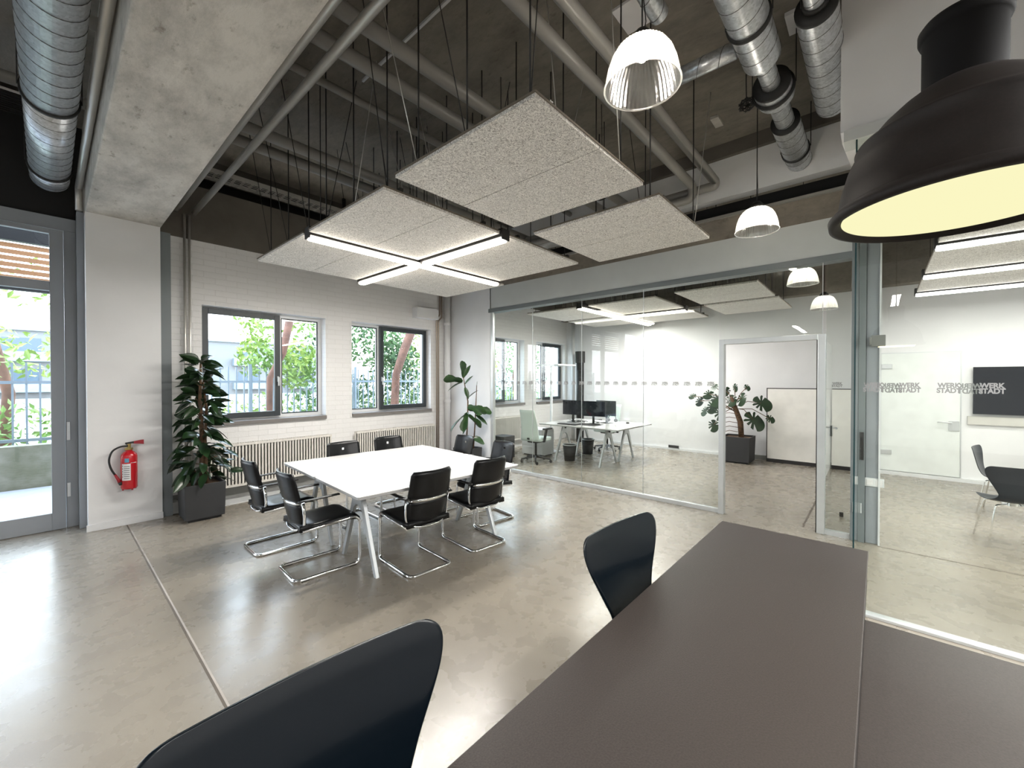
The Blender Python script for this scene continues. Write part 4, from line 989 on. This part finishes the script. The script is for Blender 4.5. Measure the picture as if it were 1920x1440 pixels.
ml = [((-.1, -.42, 1.2), .2), ((-.05, -.28, .86), .24), ((-.1, .1, 1.25), .15), ((-.08, -.08, 1.28), .16), ((-.1, .35, 1.25), .18), ((-.12, .45, 1.1), .16), ((-.15, .30, .98), .17), ((-.1, .52, 1.35), .14), ((-.1, .7, 1.2), .12), ((-.12, .60, 1.0), .13), ((-.15, .42, .72), .15), ((-.1, .2, 1.42), .12), ((-.05, .05, 1.5), .10), ((-.1, .42, 1.5), .10), ((-.1, .85, 1.3), .09), ((0, -.55, .9), .10), ((0, -.15, 1.5), .08)]
for k, (c, R0) in enumerate(ml):
    c = Vector(c); monstera_leaf(mb, c, (-1 + r5.uniform(-.2, .2), r5.uniform(-.7, .7), r5.uniform(-.1, .8)), (r5.uniform(-.3, .3), c.y + r5.uniform(-.3, .3), -.6), R0, k)
    st_.tube([(-.05, .05, 1.0 + .2 * r5.random()), tuple((Vector((-.05, .05, 1.15)) + c) / 2 + Vector((0, 0, .05))), tuple(c)], .007, 5)
for k in range(5): st_.tube([(-.02, .0, .6 + k * .09), (-.04, .15, .62 + k * .09), (-.05, .32, .56 + k * .1)], .006, 5)
mb.build('foliage', M['leaf'], t); st_.build('leaf_stalks', M['stem'], t)

# ================================================================== OFFICE CONTENT
def odesk(cx, label):
    t = thing('office_desk', (cx, 4.42, 0), label, 'desk', 'white office desks', PI / 2)
    L, D, H = 1.82, .74, .74
    MB().rbox(-L / 2, L / 2, -D / 2, D / 2, H - .008, H, .02).build('desktop', M['wtable'], t)
    MB().rbox(-L / 2 + .003, L / 2 - .003, -D / 2 + .003, D / 2 - .003, H - .026, H - .008, .02).build('desktop_edge', M['tedge'], t)
    for s_ in (-1, 1): trestle(t, s_ * (L / 2 - .4), 0, .33, H - .026, M['alu'])
    MB().box(-L / 2 + .4, L / 2 - .4, -.03, .03, H - .075, H - .028).build('crossbeam', M['alu'], t)
odesk(7.20, 'white office desk with A-shaped legs, nearer the glass partition')
odesk(7.95, 'white office desk with A-shaped legs, nearer the far wall')
def monitor(x, y, a, w, label):
    t = thing('monitor', (x, y, .74), label, 'monitor', 'monitors on the office desks', a)
    MB().rbox(-w / 2, w / 2, -.012, .012, .16, .47, .01).build('screen_body', M['screen'], t)
    MB().box(-.02, .02, .014, .04, .004, .34).build('stand_arm', M['rubber'], t)
    MB().rbox(-.11, .11, -.06, .12, 0, .008, .01).build('stand_base', M['rubber'], t)
monitor(7.47, 4.91, math.radians(-92), .50, 'black monitor on the left of the office desks, by the window')
monitor(7.42, 4.38, math.radians(-84), .56, 'widest black monitor in the middle of the office desks')
monitor(7.78, 4.28, math.radians(-98), .50, 'black monitor farther right on the desks, half hidden')
o = MB().rbox(-.07, .07, -.22, .22, 0, .02, .01).build('keyboard', M['dark'], None, loc=(7.02, 4.72, .74)); tag(o, 'black keyboard at the front of the nearer office desk', 'keyboard')
o = MB().rbox(-.17, .17, -.25, .25, 0, .004, .01).build('desk_mat', M['dark'], None, loc=(7.27, 4.40, .74)); tag(o, 'thin dark mat on the desk below the widest monitor', 'desk mat')
mb = MB(); mb.tube([(.0, .085 * math.cos(a), .10 + .085 * math.sin(a)) for a in [PI * k / 12 for k in range(-2, 15)]], .01, 8); mb.cyl((-.02, .085, .06), .035, .04, 'x', 16); mb.cyl((-.02, -.085, .06), .035, .04, 'x', 16)
o = mb.build('headphones', M['rubber'], None, loc=(8.05, 4.28, .742 - .021)); tag(o, 'black headphones standing on the farther desk right of the monitors', 'headphones')
mb = MB(); r6 = random.Random(2)
for k in range(8):
    y_ = r6.uniform(-.3, .3); mb.tube([(0, y_, .006), (.05, y_ + .06, .03), (.1, y_ + r6.uniform(-.1, .15), .02), (.12, y_, .006)], .006, 5)
o = mb.build('cable_tangle', M['rubber'], None, loc=(7.55, 4.7, .742)); tag(o, 'tangle of black cables on the desks between the monitors', 'cable')
o = MB().lathe([(1e-4, 0), (.035, 0), (.03, .025), (1e-4, .03)], n=16).build('computer_mouse', M['dark'], None, loc=(8.0, 3.9, .741)); tag(o, 'small dark mouse near right end of the farther desk', 'mouse')
# swivel chairs
def swivel():
    t = thing('swivel_chair', (0, 0, 0), '', 'office chair')
    for k in range(5):
        a = 2 * PI * k / 5 + .3; e = Vector((math.cos(a) * .30, math.sin(a) * .30, .075))
        leg = MB().tube([(0, 0, .12), tuple(e)], [.025, .016], 8).build('base_arm', M['rubber'], t)
        MB().cyl((e.x - .02 * math.sin(a), e.y + .02 * math.cos(a), .030), .03, .02, 'y', 14).cyl((e.x, e.y, .04), .01, .04, 'z', 8).build('caster', M['rubber'], leg)
    MB().tube([(0, 0, .10), (0, 0, .42)], .022, 12).build('gas_column', M['rubber'], t)
    MB().rbox(-.12, .12, -.14, .12, .40, .44, .03).build('mechanism', M['dark'], t)
    MB().rbox(-.24, .24, -.22, .25, .44, .505, .07).build('seat', M['mint'], t, .01)
    mb = MB(); nu, nv = 8, 10; vs = []
    for side in (.012, -.012):
        for j_ in range(nv + 1):
            v = j_ / nv; hw = .22 - .05 * v; z_ = .45 + .61 * v; y_ = -.23 - .10 * v + .03 * math.sin(v * PI)
            for i in range(nu + 1): u = -1 + 2 * i / nu; vs.append((u * hw, y_ + .03 * u * u + side, z_))
    N1 = (nu + 1) * (nv + 1); fs = []
    for s0 in (0, N1):
        for j_ in range(nv):
            for i in range(nu): fs.append((s0 + j_ * (nu + 1) + i, s0 + j_ * (nu + 1) + i + 1, s0 + (j_ + 1) * (nu + 1) + i + 1, s0 + (j_ + 1) * (nu + 1) + i))
    for j_ in range(nv):
        for i in (0, nu): a = j_ * (nu + 1) + i; fs.append((a, a + nu + 1, a + nu + 1 + N1, a + N1))
    for i in range(nu):
        for j_ in (0, nv): a = j_ * (nu + 1) + i; fs.append((a, a + 1, a + 1 + N1, a + N1))
    mb.add(vs, fs, True); mb.build('backrest', M['mint'], t)
    MB().beam((0, -.12, .42), (0, -.26, .50), .05, .03).build('back_support', M['dark'], t)
    for s_ in (-1, 1):
        MB().beam((s_ * .25, -.06, .45), (s_ * .27, -.02, .67), .03, .05).box(s_ * .27 - .035, s_ * .27 + .035, -.10, .14, .67, .70).box(min(s_ * .1, s_ * .26), max(s_ * .1, s_ * .26), -.08, -.04, .425, .45).build('armrest', M['rubber'], t)
    return t
sw = swivel(); sw.location = (6.50, 5.14, 0); sw.rotation_euler = (0, 0, math.radians(-88)); sw['label'] = 'mint green high-backed swivel chair at the nearer office desk'; sw['group'] = 'office swivel chairs'
dup(sw, (8.7, 4.75, 0), math.radians(80), 'swivel chair at the farther office desk, mostly hidden behind monitors')
# pedestal cabinets, box, bins, floor lamp
def pedestal(x, y, label):
    t = thing('drawer_pedestal', (x, y, 0), label, 'cabinet', 'white drawer pedestals')
    MB().box(-.21, .21, -.28, .28, .03, .58).build('body', M['whiteframe'], t, .004)
    for k in range(3):
        d = MB().box(-.222, -.211, -.27, .27, .05 + k * .175, .215 + k * .175).build('drawer', M['whiteframe'], t, .003)
        MB().box(-.235, -.223, -.06, .06, .17 + k * .175, .185 + k * .175).build('drawer_handle', M['alu'], d)
    MB().box(-.18, .18, -.25, .25, 0, .03).build('plinth', M['dark'], t)
pedestal(7.18, 5.62, 'white drawer pedestal beside the nearer desk by the brick wall')
o = MB().box(-.17, .17, -.17, .17, 0, .46).build('storage_box', M['pot'], None, .005, loc=(6.45, 5.98, 0)); tag(o, 'dark grey cube box in the office corner behind the mint chair', 'box')
def bin_(x, y, label):
    t = thing('waste_bin', (x, y, 0), label, 'waste bin', 'waste bins under the desks')
    MB().lathe([(1e-4, 0), (.105, 0), (.14, .32), (.135, .32), (.10, .01), (1e-4, .01)], n=24).build('bin_body', M['rubber'], t)
    MB().lathe([(.133, .32), (.148, .315), (.148, .335), (.136, .335), (.133, .32)], n=24).build('bag_rim', M['alu'], t)
bin_(7.08, 4.72, 'black waste bin with pale liner under the nearer desk'); bin_(8.0, 4.85, 'black waste bin with pale liner under the farther desk')
t = thing('floor_lamp', (7.62, 5.58, 0), 'white T-shaped floor luminaire standing beside the office desks', 'lamp')
MB().box(-.018, .018, -.025, .025, 0.02, 1.97).build('lamp_post', M['whiteframe'], t)
MB().box(-.2, .2, -.14, .14, 0, .02).build('lamp_base', M['whiteframe'], t)
MB().box(-.16, .55, -.30, .30, 1.97, 2.0).build('lamp_head', M['whiteframe'], t)
t = thing('whiteboard', (XF - .14, .98, 0), 'large white board panel with dark foot standing against the far office wall', 'whiteboard')
MB().box(-.02, .015, -.68, .70, .07, 1.47).build('board_face', M['wb'], t)
MB().box(-.024, .02, .70, .715, .03, 1.485).box(-.024, .02, -.68, .715, 1.47, 1.485).build('board_frame', M['dark'], t)
MB().box(-.03, .05, -.68, .71, 0.0, .07).build('foot_rail', M['dark'], t)
t = thing('television', (XF - .05, -1.82, 1.11), 'large flat black television on the meeting room wall', 'television')
MB().box(-.03, .0, -.71, .71, 0, .74).build('screen', M['screen'], t, .004)
MB().box(0, .05, -.2, .2, .2, .5).build('wall_mount', M['dark'], t)
o = MB().box(-.05, .0, -.04, .04, 0, .05).build('webcam', M['rubber'], None, loc=(XF - .05, -1.72, 1.851)); tag(o, 'small black camera standing on top of the television', 'camera')
o = MB().box(-.04, .0, -.8, .72, 0, .13).build('cable_trunking', mat('trunking', (.55, .54, .5), .5), None, loc=(XF, -1.78, .94)); tag(o, 'grey trunking on the wall just under the television', 'trunking')
# switches at the post
def switch(loc, label):
    t = thing('light_switch', loc, label, 'switch')
    MB().box(-.012, 0, -.075, .075, -.042, .042).build('switch_plate', M['whiteframe'], t, .003)
    for s_ in (-1, 1): MB().box(-.016, -.0121, s_ * .034 - .026, s_ * .034 + .026, -.027, .027).build('rocker', M['label'], t, .002)
switch((5.499, 0.03, .62), 'double white wall switch on the post, near the glass edge')
o = MB().box(-.02, 0, -.035, .035, -.05, .05).build('socket_box', M['whiteframe'], None, .003, loc=(5.469, .16, .35)); tag(o, 'small white socket box low on the grey post', 'socket')
o = MB().cyl((0, 0, 0), .02, .05, 'z', 16).build('door_stop', M['rubber'], None, loc=(6.35, .33, 0)); tag(o, 'small black door stop on floor behind the office door', 'door stop')
o = MB().lathe([(1e-4, 0), (.03, .01), (.06, .05), (.06, .08), (1e-4, .08)], n=16).build('ceiling_sensor', M['rubber'], None, loc=(9.5, 3.4, 3.19)); tag(o, 'small dark dome sensor under the beam in the office', 'sensor')
o = MB().box(-.012, 0, -.12, .12, -.03, .03).build('floor_socket_strip', M['dark'], None, loc=(9.769, 3.6, .08)); tag(o, 'dark socket strip low on the far office wall', 'socket')

# ================================================================== OUTSIDE
struct(B(-40, 60, 7.0, 75, -.35, -.12), 'ground_outside', M['grass'])
struct(B(-30, 40, 7.0, 9.8, -.12, -.03), 'paving_outside', M['pave'])
struct(B(-30, 40, 9.9, 10.15, -.12, .62), 'wall_retaining', M['ret'])
t = thing('picket_fence', (0, 10.6, 0), 'grey-blue steel picket fence outside the windows', 'fence')
mb = MB()
for k in range(150): mb.box(-7 + k * .15, -6.975 + k * .15, -.012, .012, .5, 1.93)
mb.box(-7, 15.5, -.02, .02, 1.58, 1.63); mb.box(-7, 15.5, -.02, .02, .62, .67); mb.build('picket_panel', M['fence'], t)
for k in range(9): MB().box(-7 + k * 2.5, -6.94 + k * 2.5, -.03, .03, -.12, 2.0).build('post', M['fence'], t)

def cloud(mb, c, R, n, s, rr):
    for _ in range(n):
        while True:
            p = Vector((rr.uniform(-1, 1), rr.uniform(-1, 1), rr.uniform(-1, 1)))
            if .15 < p.length < 1: break
        p = Vector((c[0] + p.x * R[0], c[1] + p.y * R[1], c[2] + p.z * R[2]))
        a = Vector((rr.uniform(-1, 1), rr.uniform(-1, 1), rr.uniform(-1, 1))).normalized(); b = a.cross(Vector((rr.uniform(-1, 1), rr.uniform(-1, 1), rr.uniform(-1, 1)))).normalized()
        q = s * rr.uniform(.6, 1.3); w = a.cross(b) * q * .15
        mb.add([p - a * q, p - b * q * .45 + w, p + a * q, p + b * q * .45 + w], [(0, 1, 2, 3)])
def tree(x, y, pts, rad, clouds, m, label, seed):
    rr = random.Random(seed); t = thing('tree', (x, y, -.12), label, 'tree', 'trees outside the windows')
    MB().tube(pts, rad, 10).build('trunk', M['trunk'], t)
    mb = MB()
    for c, R, n in clouds: cloud(mb, c, R, n, .085, rr)
    mb.build('crown', m, t)
# positions follow the view through each window
tree(6.0, 9.45, [(0, 0, 0), (.0, 0, .95), (.06, 0, 1.9), (.28, .0, 2.5), (.55, 0, 3.1), (.95, .1, 4.1)], [.12, .11, .10, .115, .12, .1], [((.4, 1.5, 3.0), (1.2, .6, .9), 1000), ((1.1, 1.6, 2.2), (.9, .6, .8), 900), ((-1.0, 1.6, 3.2), (.7, .6, .7), 260), ((-.5, 1.7, 1.6), (.8, .4, .4), 260)], M['fol2'], 'tree with leaning red-brown trunk seen in the second window', 1)
tree(3.09, 9.6, [(0, 0, 0), (.02, 0, 1.8), (.28, 0, 2.35), (.52, .05, 3.5)], [.06, .06, .07, .09], [((.85, .9, 2.15), (.6, .6, .6), 700), ((.1, 1.3, 2.3), (.35, .5, .5), 260), ((.15, 1.2, 3.1), (.45, .5, .6), 200), ((1.2, 1.0, 3.2), (.7, .6, .5), 140)], M['fol1'], 'tree with reddish trunk behind the right pane of the first window', 2)
tree(-.6, 12.5, [(0, 0, 0), (.1, 0, 1.5), (-.2, 0, 3.2)], [.1, .09, .06], [((0, 0, 2.3), (1.6, 1, .5), 420), ((.4, 0, 3.8), (1.5, 1, .6), 120)], M['fol1'], 'light green tree beyond the fence seen through the glazed door', 3)
tree(9.3, 11.5, [(0, 0, 0), (.1, 0, 1.5), (.3, 0, 3.2)], [.12, .1, .07], [((0, 0, 2.6), (2.6, 1.2, 1.8), 2600)], M['fol1'], 'bright tree filling the view of the office windows', 4)
tree(13.5, 12.0, [(0, 0, 0), (.1, 0, 1.5), (.3, 0, 3.2)], [.12, .1, .07], [((0, 0, 2.6), (2.4, 1.2, 1.8), 2000)], M['fol2'], 'darker tree seen through the farther office window', 5)
rr = random.Random(8)
mb = MB()
for k in range(30): cloud(mb, (-6 + k * .8, 11.6 + rr.uniform(-.3, .5), .75 + rr.uniform(-.1, .15)), (.6, .5, .55), 130, .08, rr)
o = mb.build('hedge', M['fol1'], None); tag(o, 'bright green shrubs growing behind the picket fence', 'shrubs', kind='stuff')
mb = MB()
for k in range(18): cloud(mb, (4.5 + k * .35, 11.2 + rr.uniform(-.2, .2), 1.1), (.5, .3, .7), 130, .07, rr)
o = mb.build('dark_shrubs', M['fol2'], None); tag(o, 'darker green shrubs behind the fence by the second window', 'shrubs', kind='stuff')
t = thing('apartment_building', (14, 60, -.12), 'pale rendered apartment building with balconies far beyond the fence', 'building')
MB().box(-26, 16, 0, 8, 0, 6.4).build('facade', M['fac'], t)
MB().box(-26.2, 16.2, -.3, 8.2, 6.4, 6.62).build('roof_edge', M['fence'], t)
for i in range(6):
    for j_ in range(2):
        x_ = -23 + i * 6.2; z_ = .9 + j_ * 2.9
        w_ = MB().box(x_, x_ + 2.4, -.05, .0, z_, z_ + 1.9).build('window', M['facw'], t)
        MB().box(x_ - .6, x_ + 3.2, -.9, -.06, z_ - .3, z_ + .6).build('balcony', M['fence'], t)
# slatted wooden canopy outside the door
t = thing('slatted_canopy', (-2.2, 8.6, 2.98), 'brown wooden slatted screen above the entrance outside', 'canopy')
for k in range(9): MB().box(-4, 3.4, -.02, .02, k * .085 if k < 6 else .2 + k * .085, k * .085 + .055 if k < 6 else .2 + k * .085 + .055).build('slat', M['wood'], t)
MB().box(-4, 3.4, -.05, .05, .51, .68).box(-4, -3.9, -.05, .05, -3.0, 1.1).box(3.3, 3.4, -.05, .05, -3.0, 1.1).box(-4, 3.4, -.04, .04, -.14, -.03).build('support_frame', M['dark'], t)
